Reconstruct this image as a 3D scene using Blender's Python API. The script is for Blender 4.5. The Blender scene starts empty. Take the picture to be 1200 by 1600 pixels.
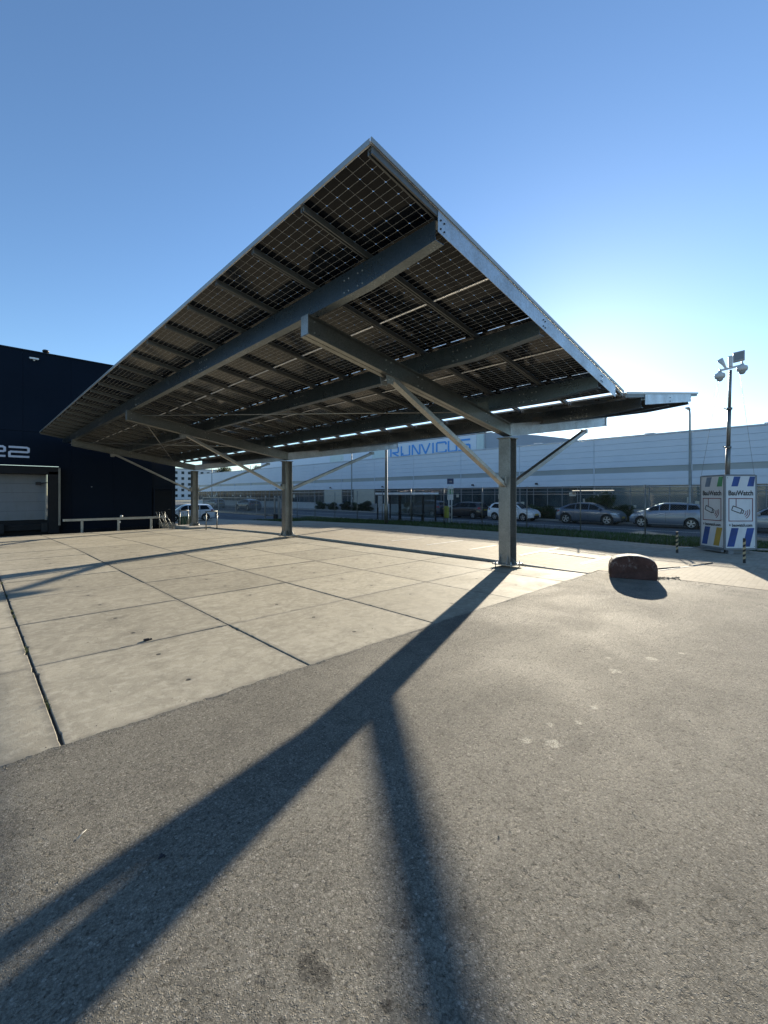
import bpy, math, random
from mathutils import Vector, Matrix
random.seed(7)
R = math.radians
scene = bpy.context.scene
COL = scene.collection

# ---------------------------------------------------------------- frame
# world x runs across the canopy, world y runs along its row of columns
FPX = 672.0; CAMH = 1.7
TH = math.atan2(.695, .719)
SUN_EL = R(14.6); SUN_AZ = R(69.0)   # clockwise from +y

# ---------------------------------------------------------------- materials
MATS = {}
class NT:
    def __init__(s, name):
        s.m = bpy.data.materials.new(name); s.m.use_nodes = True
        s.t = s.m.node_tree; s.b = s.t.nodes['Principled BSDF']; s.out = s.t.nodes['Material Output']
        MATS[name] = s.m
    def n(s, typ, **kw):
        nd = s.t.nodes.new(typ)
        for k, v in kw.items():
            if hasattr(nd, k) and k not in ('Scale',): setattr(nd, k, v)
        return nd
    def link(s, a, b): s.t.links.new(a, b)
    def val(s, sock, v):
        if hasattr(v, 'is_output'): s.link(v, sock)
        else: sock.default_value = v
    def coord(s, kind='Object'):
        return s.n('ShaderNodeTexCoord').outputs[kind]
    def pos(s):
        return s.n('ShaderNodeNewGeometry').outputs['Position']
    def noise(s, vec, scale, detail=4, rough=.55, dist=0.0):
        nd = s.n('ShaderNodeTexNoise'); s.link(vec, nd.inputs['Vector'])
        nd.inputs['Scale'].default_value = scale; nd.inputs['Detail'].default_value = detail
        nd.inputs['Roughness'].default_value = rough; nd.inputs['Distortion'].default_value = dist
        return nd.outputs['Fac']
    def voro(s, vec, scale, feature='F1', out='Distance'):
        nd = s.n('ShaderNodeTexVoronoi'); nd.feature = feature; s.link(vec, nd.inputs['Vector'])
        nd.inputs['Scale'].default_value = scale
        return nd.outputs[out]
    def math(s, op, a, b=0.0, c=0.0, clamp=False):
        nd = s.n('ShaderNodeMath'); nd.operation = op; nd.use_clamp = clamp
        s.val(nd.inputs[0], a); s.val(nd.inputs[1], b)
        if len(nd.inputs) > 2: s.val(nd.inputs[2], c)
        return nd.outputs[0]
    def rng(s, v, a, b, c=0.0, d=1.0, smooth=False):
        nd = s.n('ShaderNodeMapRange'); nd.clamp = True
        if smooth: nd.interpolation_type = 'SMOOTHSTEP'
        s.val(nd.inputs[0], v)
        for i, q in enumerate((a, b, c, d)): s.val(nd.inputs[i+1], q)
        return nd.outputs[0]
    def mix(s, f, a, b):
        nd = s.n('ShaderNodeMix'); nd.data_type = 'RGBA'
        s.val(nd.inputs[0], f)
        for i, q in ((6, a), (7, b)):
            if hasattr(q, 'is_output'): s.link(q, nd.inputs[i])
            else: nd.inputs[i].default_value = (*q, 1) if len(q) == 3 else q
        return nd.outputs[2]
    def mul(s, colour, f):
        nd = s.n('ShaderNodeVectorMath'); nd.operation = 'SCALE'
        s.link(colour, nd.inputs[0]); s.val(nd.inputs['Scale'], f)
        return nd.outputs[0]
    def xyz(s, v):
        nd = s.n('ShaderNodeSeparateXYZ'); s.link(v, nd.inputs[0]); return nd.outputs
    def scale(s, v, sc):
        nd = s.n('ShaderNodeMapping'); s.link(v, nd.inputs[0]); nd.inputs['Scale'].default_value = sc
        return nd.outputs[0]
    def bump(s, h, strength, dist, prev=None):
        nd = s.n('ShaderNodeBump'); s.link(h, nd.inputs['Height'])
        nd.inputs['Strength'].default_value = strength; nd.inputs['Distance'].default_value = dist
        if prev: s.link(prev, nd.inputs['Normal'])
        return nd.outputs[0]
    def set(s, col=None, rough=None, metal=None, normal=None, spec=None, coat=None):
        if col is not None:
            if hasattr(col, 'is_output'): s.link(col, s.b.inputs['Base Color'])
            else: s.b.inputs['Base Color'].default_value = (*col, 1)
        if rough is not None: s.val(s.b.inputs['Roughness'], rough)
        if metal is not None: s.val(s.b.inputs['Metallic'], metal)
        if normal is not None: s.link(normal, s.b.inputs['Normal'])
        if spec is not None: s.b.inputs['Specular IOR Level'].default_value = spec
        if coat is not None: s.b.inputs['Coat Weight'].default_value = coat
        return s.m

def simple(name, col, rough=.6, metal=0., var=.12, scale=3., bump=0., coat=None, spec=None, dirt=0.):
    m = NT(name); p = m.pos()
    f = m.noise(p, scale, 5)
    c = m.mix(m.rng(f, .3, .7), tuple(x*(1-var) for x in col), tuple(min(1, x*(1+var)) for x in col))
    if dirt:
        d = m.noise(m.scale(p, (1, 1, .25)), scale*2.3, 6, .65)
        c = m.mix(m.rng(d, .5, .8, 0, dirt), c, (.10, .09, .075))
    r = m.rng(f, .3, .7, max(0, rough-.07), min(1, rough+.07))
    nm = m.bump(m.noise(p, scale*14, 3), bump, .004) if bump else None
    return m.set(c, r, metal, nm, spec, coat)

def emis(name, col, st):
    m = NT(name); m.set(col, .4)
    m.b.inputs['Emission Color'].default_value = (*col, 1); m.b.inputs['Emission Strength'].default_value = st
    return m.m

def galv(name, base, metal=.65, rough=.42):
    m = NT(name); p = m.pos()
    sp = m.voro(m.scale(p, (1, 1, 1)), 55, 'F1', 'Color')
    spx = m.xyz(sp)[0]
    n = m.noise(p, 2.2, 6, .6)
    st = m.noise(m.scale(p, (1.2, 1.2, .35)), 9, 5, .6)
    f = m.math('ADD', m.math('MULTIPLY', spx, .25), m.math('MULTIPLY', n, .75))
    c = m.mix(m.rng(f, .25, .75), tuple(x*.72 for x in base), tuple(x*1.22 for x in base))
    c = m.mix(m.rng(st, .56, .78, 0, .35), c, (.30, .29, .25))
    r = m.rng(f, .2, .8, rough+.10, rough-.08)
    return m.set(c, r, metal, m.bump(m.noise(p, 60, 2), .08, .002))

galv('galvanised', (.40, .40, .385), .75, .38)
galv('column_steel', (.27, .27, .26), .7, .4)
galv('arm_steel_shaded', (.25, .255, .24), .85, .34)
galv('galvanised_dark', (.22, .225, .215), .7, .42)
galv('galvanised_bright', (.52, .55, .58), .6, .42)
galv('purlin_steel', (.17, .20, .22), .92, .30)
simple('rail_metal', (.17, .175, .17), .5, .5, .1, 8)
simple('alu_frame', (.42, .41, .38), .45, .7, .08, 8)
simple('black_plastic', (.012, .012, .013), .5)
simple('bolt_zinc', (.6, .6, .58), .35, .85)

def panel_mat():
    m = NT('solar_cells'); o = m.xyz(m.coord('Object'))
    x, y = o[0], o[1]
    PX, PY = .0922, .1825
    ax = m.math('SUBTRACT', m.math('ABSOLUTE', m.math('SUBTRACT', x, 1.136)), .009)
    fx = m.math('FRACT', m.math('DIVIDE', ax, PX))
    dx = m.math('MULTIPLY', m.math('SUBTRACT', .5, m.math('ABSOLUTE', m.math('SUBTRACT', fx, .5))), PX)
    yy = m.math('SUBTRACT', y, .0165)
    fy = m.math('FRACT', m.math('DIVIDE', yy, PY))
    dy = m.math('MULTIPLY', m.math('SUBTRACT', .5, m.math('ABSOLUTE', m.math('SUBTRACT', fy, .5))), PY)
    gx = m.math('LESS_THAN', dx, .0027)
    gy = m.math('LESS_THAN', dy, .0020)
    # chamfered corners sit on every second row of half cells
    f2 = m.math('FRACT', m.math('DIVIDE', ax, PX*2))
    d2 = m.math('MULTIPLY', m.math('SUBTRACT', .5, m.math('ABSOLUTE', m.math('SUBTRACT', f2, .5))), PX*2)
    corner = m.math('LESS_THAN', m.math('ADD', d2, dy), .0115)
    cen = m.math('LESS_THAN', ax, 0.0)
    edge = m.math('GREATER_THAN', ax, PX*12+.0005)
    edgy = m.math('MAXIMUM', m.math('LESS_THAN', yy, 0.0), m.math('GREATER_THAN', yy, PY*6))
    gap = m.math('MAXIMUM', gx, gy)
    clear = m.math('MAXIMUM', m.math('MAXIMUM', corner, cen), m.math('MAXIMUM', edge, edgy))
    # fine busbars running along the module
    fb = m.math('FRACT', m.math('MULTIPLY', fy, 10.0))
    bus = m.math('LESS_THAN', m.math('ABSOLUTE', m.math('SUBTRACT', fb, .5)), .04)
    # stubs either side of the middle gap
    c = m.mix(m.math('MULTIPLY', bus, .35), (.006, .008, .012), (.035, .04, .045))
    w = m.noise(m.pos(), .8, 3)
    m.set(c, m.rng(w, .3, .7, .05, .11), 0.0, None, .15)
    gapd = m.n('ShaderNodeBsdfDiffuse'); gapd.inputs[0].default_value = (.47, .475, .46, 1)
    gapt = m.n('ShaderNodeBsdfTranslucent'); gapt.inputs[0].default_value = (.5, .49, .45, 1)
    g1 = m.n('ShaderNodeMixShader'); g1.inputs[0].default_value = .35
    m.link(gapd.outputs[0], g1.inputs[1]); m.link(gapt.outputs[0], g1.inputs[2])
    tr = m.n('ShaderNodeBsdfTransparent'); tr.inputs[0].default_value = (.86, .88, .88, 1)
    gl = m.n('ShaderNodeBsdfGlossy'); gl.inputs['Roughness'].default_value = .05
    g2 = m.n('ShaderNodeMixShader'); g2.inputs[0].default_value = .06
    m.link(tr.outputs[0], g2.inputs[1]); m.link(gl.outputs[0], g2.inputs[2])
    s1 = m.n('ShaderNodeMixShader'); m.link(gap, s1.inputs[0])
    m.link(m.b.outputs[0], s1.inputs[1]); m.link(g1.outputs[0], s1.inputs[2])
    s2 = m.n('ShaderNodeMixShader'); m.link(clear, s2.inputs[0])
    m.link(s1.outputs[0], s2.inputs[1]); m.link(g2.outputs[0], s2.inputs[2])
    m.link(s2.outputs[0], m.out.inputs['Surface'])
panel_mat()

def blob(m, px, py, cx, cy, r, warp, amp=1.1):
    """0..1 mask of an irregular stain at a fixed spot of the ground"""
    d = m.math('SQRT', m.math('ADD', m.math('POWER', m.math('SUBTRACT', px, cx), 2.0), m.math('POWER', m.math('SUBTRACT', py, cy), 2.0)))
    d = m.math('ADD', d, m.math('MULTIPLY', m.math('SUBTRACT', warp, .5), r*amp*2.4))
    return m.rng(d, r*1.15, r*.55)

def asphalt_mat():
    m = NT('asphalt'); p = m.pos(); o = m.xyz(p)
    flat = m.scale(p, (1, 1, .0))
    v1 = m.voro(flat, 105); v2 = m.voro(flat, 48)
    vc = m.xyz(m.voro(flat, 105, 'F1', 'Color'))[0]
    nf = m.noise(flat, 260, 3, .6)
    nm_ = m.noise(flat, 28, 5, .65)
    nl = m.noise(flat, .75, 6, .6, .4)
    nxl = m.noise(flat, .22, 3, .5)
    c = m.mix(m.rng(vc, .0, 1.), (.155, .141, .114), (.285, .261, .211))
    c = m.mix(m.rng(nm_, .58, .74, 0, .75), c, (.055, .053, .05))
    c = m.mix(m.rng(nl, .42, .66, 0, .45), c, (.215, .198, .16))
    c = m.mix(m.rng(nxl, .42, .62, 0, .30), c, (.10, .096, .088))
    c = m.mix(m.rng(v1, .42, .72, 0, .5), c, (.045, .042, .036))
    pit = m.noise(flat, 62, 5, .75, .5)
    c = m.mix(m.rng(pit, .58, .68, 0, .6), c, (.035, .032, .027))
    md = m.noise(flat, 5.5, 9, .74, .8)
    c = m.mix(m.rng(md, .50, .64, 0, .5), c, (.085, .078, .064))
    c = m.mix(m.rng(md, .46, .34, 0, .35), c, (.27, .25, .205))
    track = m.noise(m.scale(p, (.35, 1.6, 0)), .9, 5, .6, .5)
    c = m.mix(m.rng(track, .5, .68, 0, .35), c, (.27, .25, .20))
    c = m.mix(m.rng(track, .46, .32, 0, .35), c, (.07, .066, .058))
    # pale chips of aggregate
    chip = m.math('GREATER_THAN', vc, .97)
    c = m.mix(m.math('MULTIPLY', chip, .45), c, (.40, .37, .32))
    warp = m.noise(flat, 14, 8, .75, .6)
    white = None
    for cx, cy, r in ((2.88, 1.31, .045), (3.27, 1.29, .03), (3.10, 1.42, .03), (4.48, 1.44, .05), (5.09, 1.27, .05), (4.8, 1.6, .03), (2.78, 1.45, .03), (3.6, 1.3, .03), (5.5, 1.1, .035)):
        b = blob(m, o[0], o[1], cx, cy, r*1.1, warp, 2.2); white = b if white is None else m.math('MAXIMUM', white, b)
    dark = None
    for cx, cy, r in ((.883, 1.273, .05), (.90, 1.32, .03), (1.24, 1.166, .016), (1.17, 1.17, .012), (.72, 1.22, .018), (1.0, 1.02, .018), (.95, 1.40, .012), (2.0, .55, .03), (1.9, .8, .018)):
        b = blob(m, o[0], o[1], cx, cy, r*1.15, warp, 2.2); dark = b if dark is None else m.math('MAXIMUM', dark, b)
    grit = m.rng(m.noise(flat, 85, 6, .8), .42, .58)
    c = m.mix(m.math('MULTIPLY', m.math('MULTIPLY', white, grit), .95), c, (.60, .56, .45))
    c = m.mix(m.math('MULTIPLY', m.math('MULTIPLY', dark, m.rng(pit, .36, .6, .35, 1.)), .9), c, (.016, .014, .012))
    # dust blown over the far edge of the asphalt
    dust = m.math('MULTIPLY', m.rng(o[0], 6.5, 10.5), m.rng(m.noise(flat, 1.6, 5, .65), .35, .7))
    c = m.mix(m.math('MULTIPLY', dust, .6), c, (.38, .345, .28))
    h = m.math('ADD', m.math('MULTIPLY', m.math('MINIMUM', v1, .006*60), -1.1), m.math('MULTIPLY', nf, .25))
    h = m.math('ADD', h, m.math('MULTIPLY', m.rng(nm_, .55, .75), -.8))
    h = m.math('ADD', h, m.math('MULTIPLY', m.rng(pit, .58, .72), -1.0))
    n1 = m.bump(h, 1.0, .013)
    n2 = m.bump(m.noise(flat, 2.6, 4), .12, .03, n1)
    m.set(c, m.rng(nl, .3, .7, .78, .92), 0., n2, .35)
asphalt_mat()

SX0, SDX, SY0, SDY = .46, 1.985, 3.6, 1.86
def concrete_mat():
    m = NT('slab_concrete'); p = m.pos(); o = m.xyz(p); flat = m.scale(p, (1, 1, 0))
    ix = m.math('FLOOR', m.math('DIVIDE', m.math('SUBTRACT', o[0], SX0), SDX))
    iy = m.math('FLOOR', m.math('DIVIDE', m.math('SUBTRACT', o[1], SY0), SDY))
    cb = m.n('ShaderNodeCombineXYZ'); m.link(ix, cb.inputs[0]); m.link(iy, cb.inputs[1])
    wn = m.n('ShaderNodeTexWhiteNoise'); m.link(cb.outputs[0], wn.inputs['Vector'])
    tint = wn.outputs['Value']
    n1 = m.noise(flat, 1.1, 6, .62, .6)
    n2 = m.noise(flat, 9, 5, .65)
    streak = m.noise(m.scale(p, (1.3, 2.4, 0)), 1.7, 8, .72, 1.2)
    fine = m.noise(flat, 130, 3, .6)
    c = m.mix(m.rng(n1, .3, .7), (.33, .296, .226), (.45, .405, .312))
    c = m.mix(m.rng(streak, .46, .62, 0, .45), c, (.24, .215, .165))
    c = m.mix(m.rng(n2, .49, .62, 0, .55), c, (.50, .455, .36))
    n3 = m.noise(flat, 4.3, 9, .74, 1.1)
    c = m.mix(m.rng(n3, .50, .64, 0, .55), c, (.235, .212, .162))
    sc = m.noise(m.scale(p, (.5, 9., 0)), 6, 7, .75, .4)
    c = m.mix(m.rng(sc, .60, .70, 0, .35), c, (.54, .50, .41))
    c = m.mix(m.rng(fine, .56, .72, 0, .65), c, (.17, .155, .12))
    c = m.mix(m.rng(m.noise(flat, 48, 6, .75), .56, .68, 0, .5), c, (.20, .18, .14))
    c = m.mul(c, m.rng(tint, 0, 1, .86, 1.12))
    # darker dirt gathered along the joints
    fx = m.math('FRACT', m.math('DIVIDE', m.math('SUBTRACT', o[0], SX0), SDX))
    fy = m.math('FRACT', m.math('DIVIDE', m.math('SUBTRACT', o[1], SY0), SDY))
    ex = m.math('MULTIPLY', m.math('SUBTRACT', .5, m.math('ABSOLUTE', m.math('SUBTRACT', fx, .5))), SDX)
    ey = m.math('MULTIPLY', m.math('SUBTRACT', .5, m.math('ABSOLUTE', m.math('SUBTRACT', fy, .5))), SDY)
    e = m.math('ADD', m.math('MINIMUM', ex, ey), m.math('MULTIPLY', m.math('SUBTRACT', n2, .5), .10))
    c = m.mix(m.rng(e, .07, .0, 0, .6), c, (.15, .14, .12))
    # lifting pockets, two on each slab
    hx = m.math('MULTIPLY', m.math('SUBTRACT', fx, .5), SDX)
    hy = m.math('MULTIPLY', m.math('SUBTRACT', m.math('ABSOLUTE', m.math('SUBTRACT', fy, .5)), .235), SDY)
    hd = m.math('SQRT', m.math('ADD', m.math('MULTIPLY', hx, hx), m.math('MULTIPLY', hy, hy)))
    hole = m.rng(m.math('ADD', hd, m.math('MULTIPLY', m.math('SUBTRACT', m.noise(flat, 40, 3), .5), .035)), .030, .018)
    stain = m.rng(m.math('ADD', hd, m.math('MULTIPLY', m.math('SUBTRACT', n2, .5), .3)), .16, .03, 0, .35)
    c = m.mix(stain, c, (.17, .155, .125))
    c = m.mix(hole, c, (.03, .028, .025))
    h = m.math('ADD', m.math('MULTIPLY', fine, .4), m.math('MULTIPLY', hole, -3.))
    nn = m.bump(h, .35, .004)
    nn = m.bump(m.noise(flat, 22, 8, .78), .5, .006, nn)
    m.set(c, m.rng(n1, .3, .7, .72, .9), 0., nn, .35)
concrete_mat()

def paving_mat():
    m = NT('yard_paving'); p = m.pos(); o = m.xyz(p); flat = m.scale(p, (1, 1, 0))
    br = m.n('ShaderNodeTexBrick'); m.link(flat, br.inputs['Vector'])
    br.inputs['Scale'].default_value = 1.0; br.inputs['Brick Width'].default_value = .21; br.inputs['Row Height'].default_value = .105
    br.inputs['Mortar Size'].default_value = .006; br.inputs['Color1'].default_value = (.28, .232, .165, 1)
    br.inputs['Color2'].default_value = (.38, .32, .235, 1); br.inputs['Mortar'].default_value = (.26, .22, .165, 1)
    n1 = m.noise(flat, .9, 6, .65, .5); n2 = m.noise(flat, 6, 5, .65)
    c = m.mix(m.rng(n1, .35, .65, 0, .6), br.outputs['Color'], (.42, .375, .295))
    c = m.mix(m.rng(n2, .5, .75, 0, .5), c, (.2, .185, .155))
    h = m.math('ADD', m.math('MULTIPLY', br.outputs['Fac'], -1.), m.math('MULTIPLY', n2, .6))
    m.set(c, .85, 0., m.bump(h, .4, .006), .3)
paving_mat()

def road_mat():
    m = NT('road_asphalt'); p = m.pos(); flat = m.scale(p, (1, 1, 0))
    n = m.noise(flat, .6, 5); v = m.xyz(m.voro(flat, 60, 'F1', 'Color'))[0]
    c = m.mix(m.rng(n, .3, .7), (.075, .078, .084), (.12, .12, .122))
    c = m.mul(c, m.rng(v, 0, 1, .8, 1.2))
    m.set(c, .85, 0., m.bump(m.noise(flat, 80, 3), .3, .004), .3)
road_mat()

simple('joint_bed', (.085, .075, .058), .95, 0, .4, 14, .5)
simple('verge_soil', (.06, .065, .03), .95, 0, .4, 4, .5)
simple('pavement_tiles', (.26, .25, .235), .85, 0, .15, 3, .3)
simple('kerb_concrete', (.34, .32, .28), .85, 0, .2, 5, .4)
simple('far_land', (.12, .125, .10), .95, 0, .3, .05)
simple('white_paint_line', (.62, .60, .54), .7, 0, .25, 9)
simple('black_rubber', (.02, .02, .021), .8, 0, .3, 20)
simple('dry_debris', (.22, .19, .14), .9, 0, .4, 30)

def facade_mat(name, a, b, rough=.45):
    m = NT(name); p = m.pos()
    n = m.noise(p, .5, 5); r = m.noise(m.scale(p, (1, .6, 14)), 3, 3)
    c = m.mix(m.rng(n, .3, .7), a, b)
    c = m.mul(c, m.rng(r, .3, .7, .95, 1.04))
    m.set(c, rough, .0, m.bump(m.noise(m.scale(p, (1, .3, 18)), 5, 2), .08, .004), .5)
facade_mat('hall_panel', (.64, .68, .73), (.70, .73, .77))
facade_mat('hall_upper', (.62, .67, .73), (.68, .72, .77))
facade_mat('hall_grey', (.30, .33, .37), (.34, .37, .41))
facade_mat('hall_band', (.33, .345, .33), (.40, .41, .39), .35)
facade_mat('hall_trim', (.52, .55, .58), (.58, .60, .62))
facade_mat('plinth', (.40, .40, .39), (.5, .5, .48), .8)
facade_mat('beige_wall', (.50, .46, .37), (.56, .51, .41), .7)
facade_mat('polycarbonate', (.50, .60, .58), (.60, .68, .66), .3)
facade_mat('navy_cladding', (.0022, .0075, .018), (.0030, .0095, .022), .55)
MATS['navy_cladding'].node_tree.nodes['Principled BSDF'].inputs['Specular IOR Level'].default_value = .12
facade_mat('navy_trim', (.006, .012, .022), (.008, .014, .026), .5)
MATS['navy_trim'].node_tree.nodes['Principled BSDF'].inputs['Specular IOR Level'].default_value = .15
facade_mat('navy_door', (.006, .009, .014), (.008, .011, .016), .4)
MATS['navy_door'].node_tree.nodes['Principled BSDF'].inputs['Specular IOR Level'].default_value = .12
simple('sign_blue', (.07, .30, .68), .5, 0, .06)
simple('number_white', (.55, .60, .70), .5, 0, .05)
simple('dock_door_white', (.19, .205, .22), .5, 0, .06, 2, 0, None, None, .25)
simple('dock_black', (.008, .008, .009), .8, 0, .2)
simple('render_white', (.62, .64, .66), .8, 0, .06)
simple('window_frame_grey', (.20, .21, .22), .5, .3)
emis('lit_tube', (1., .88, .68), .75)

def glass(name, col, rough=.06, var=.6):
    m = NT(name); p = m.pos()
    n = m.noise(m.scale(p, (1, 1, .35)), .9, 5, .65)
    c = m.mix(m.rng(n, .38, .66), col, tuple(x*(1+var*3) for x in col))
    m.set(c, rough, 0., None, .10)
glass('office_glass', (.020, .030, .034))
glass('car_glass', (.010, .013, .016), .04, .3)
def clearglass(name, col, f):
    m = NT(name)
    tr = m.n('ShaderNodeBsdfTransparent'); tr.inputs[0].default_value = (*col, 1)
    m.set((.2, .25, .26), .05, 0, None, .8)
    mx = m.n('ShaderNodeMixShader'); mx.inputs[0].default_value = f
    m.link(tr.outputs[0], mx.inputs[1]); m.link(m.b.outputs[0], mx.inputs[2]); m.link(mx.outputs[0], m.out.inputs[0])
clearglass('shelter_glass', (.78, .84, .86), .25)
clearglass('curtain_glass', (.55, .62, .66), .5)

def paint(name, col, flake=.0):
    m = NT(name); p = m.pos()
    d = m.noise(m.scale(p, (1, 1, 2.5)), 5, 5, .65)
    c = m.mix(m.rng(d, .5, .8, 0, .25), col, (.16, .15, .13))
    m.set(c, m.rng(d, .3, .8, .26, .5), flake, None, .5, .8)
    m.b.inputs['Coat Roughness'].default_value = .06
paint('paint_silver', (.20, .235, .29), .5); paint('paint_greyblue', (.085, .11, .15), .4)
paint('paint_white', (.72, .73, .74)); paint('paint_black', (.012, .013, .018)); paint('paint_darkblue', (.02, .03, .055))
paint('paint_pale', (.26, .29, .32), .5)
simple('tyre_rubber', (.016, .016, .016), .85); simple('rim_alloy', (.48, .49, .50), .35, .8); simple('rim_black', (.02, .02, .022), .4)
simple('car_underside', (.008, .008, .008), .9); simple('lamp_lens', (.55, .57, .6), .12, .1); simple('tail_red', (.28, .012, .012), .2)
simple('plate_yellow', (.55, .40, .05), .5)
simple('tower_white', (.66, .67, .69), .5, 0, .05, 3, 0, None, None, .14)
simple('tower_frame', (.20, .215, .235), .5, .4); simple('mark_blue', (.02, .065, .26), .5, 0, .35, 3)
simple('mark_green', (.08, .30, .12), .5, 0, .3, 3); simple('mark_yellow', (.48, .30, .04), .5, 0, .3, 3); simple('mark_slate', (.14, .19, .27), .5, 0, .3, 3)
simple('mark_red', (.17, .022, .035), .5); simple('mark_black', (.012, .012, .016), .5)
simple('camera_white', (.62, .62, .60), .4, 0, .05, 3, 0, None, None, .12); simple('device_grey', (.33, .345, .34), .55)
simple('stripe_black', (.02, .02, .02), .6); simple('stripe_yellow', (.42, .34, .20), .6, 0, .2, 12)
simple('shelter_black', (.012, .013, .015), .4, .3); simple('shelter_roof', (.8, .82, .82), .5)
simple('poster', (.38, .42, .45), .5, 0, .25, 2); simple('bin_yellow', (.24, .26, .03), .5)
simple('stop_green', (.03, .22, .10), .5); simple('stop_white', (.6, .62, .6), .5); simple('stop_navy', (.03, .05, .12), .5)
simple('bark', (.10, .075, .05), .9, 0, .3, 8, .5)
simple('bin_green', (.01, .06, .035), .6)
def block_mat():
    m = NT('block_paint'); p = m.pos(); o = m.xyz(m.coord('Object'))
    n = m.noise(p, 5, 6, .7, .6); n2 = m.noise(p, 22, 5, .7)
    c = m.mix(m.rng(n, .35, .7), (.050, .026, .022), (.105, .052, .043))
    c = m.mix(m.rng(n2, .56, .74, 0, .7), c, (.035, .025, .022))
    sc = m.math('MULTIPLY', m.rng(m.noise(p, 7, 6, .75, 1.), .55, .68), m.rng(o[2], .15, .3))
    c = m.mix(m.math('MULTIPLY', sc, .55), c, (.36, .33, .31))
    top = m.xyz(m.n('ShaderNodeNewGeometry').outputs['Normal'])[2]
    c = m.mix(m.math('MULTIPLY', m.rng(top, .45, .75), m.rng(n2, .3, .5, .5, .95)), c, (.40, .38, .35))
    m.set(c, .8, 0, m.bump(n2, .6, .008), .3)
block_mat()
def leaf_mat(name, a, b):
    m = NT(name); n = m.noise(m.pos(), 3.5, 4)
    oi = m.n('ShaderNodeObjectInfo').outputs['Random']
    c = m.mix(m.rng(n, .3, .7), a, b); c = m.mul(c, m.rng(oi, 0, 1, .8, 1.25))
    m.set(c, .6, 0, None, .3)
    tl = m.n('ShaderNodeBsdfTranslucent'); m.link(c, tl.inputs[0])
    mx = m.n('ShaderNodeMixShader'); mx.inputs[0].default_value = .35
    m.link(m.b.outputs[0], mx.inputs[1]); m.link(tl.outputs[0], mx.inputs[2]); m.link(mx.outputs[0], m.out.inputs[0])
leaf_mat('leaf_dark', (.018, .035, .014), (.055, .085, .030)); leaf_mat('leaf_mid', (.035, .055, .02), (.085, .10, .04))
leaf_mat('grass_blade', (.035, .07, .018), (.075, .12, .035))

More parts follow.
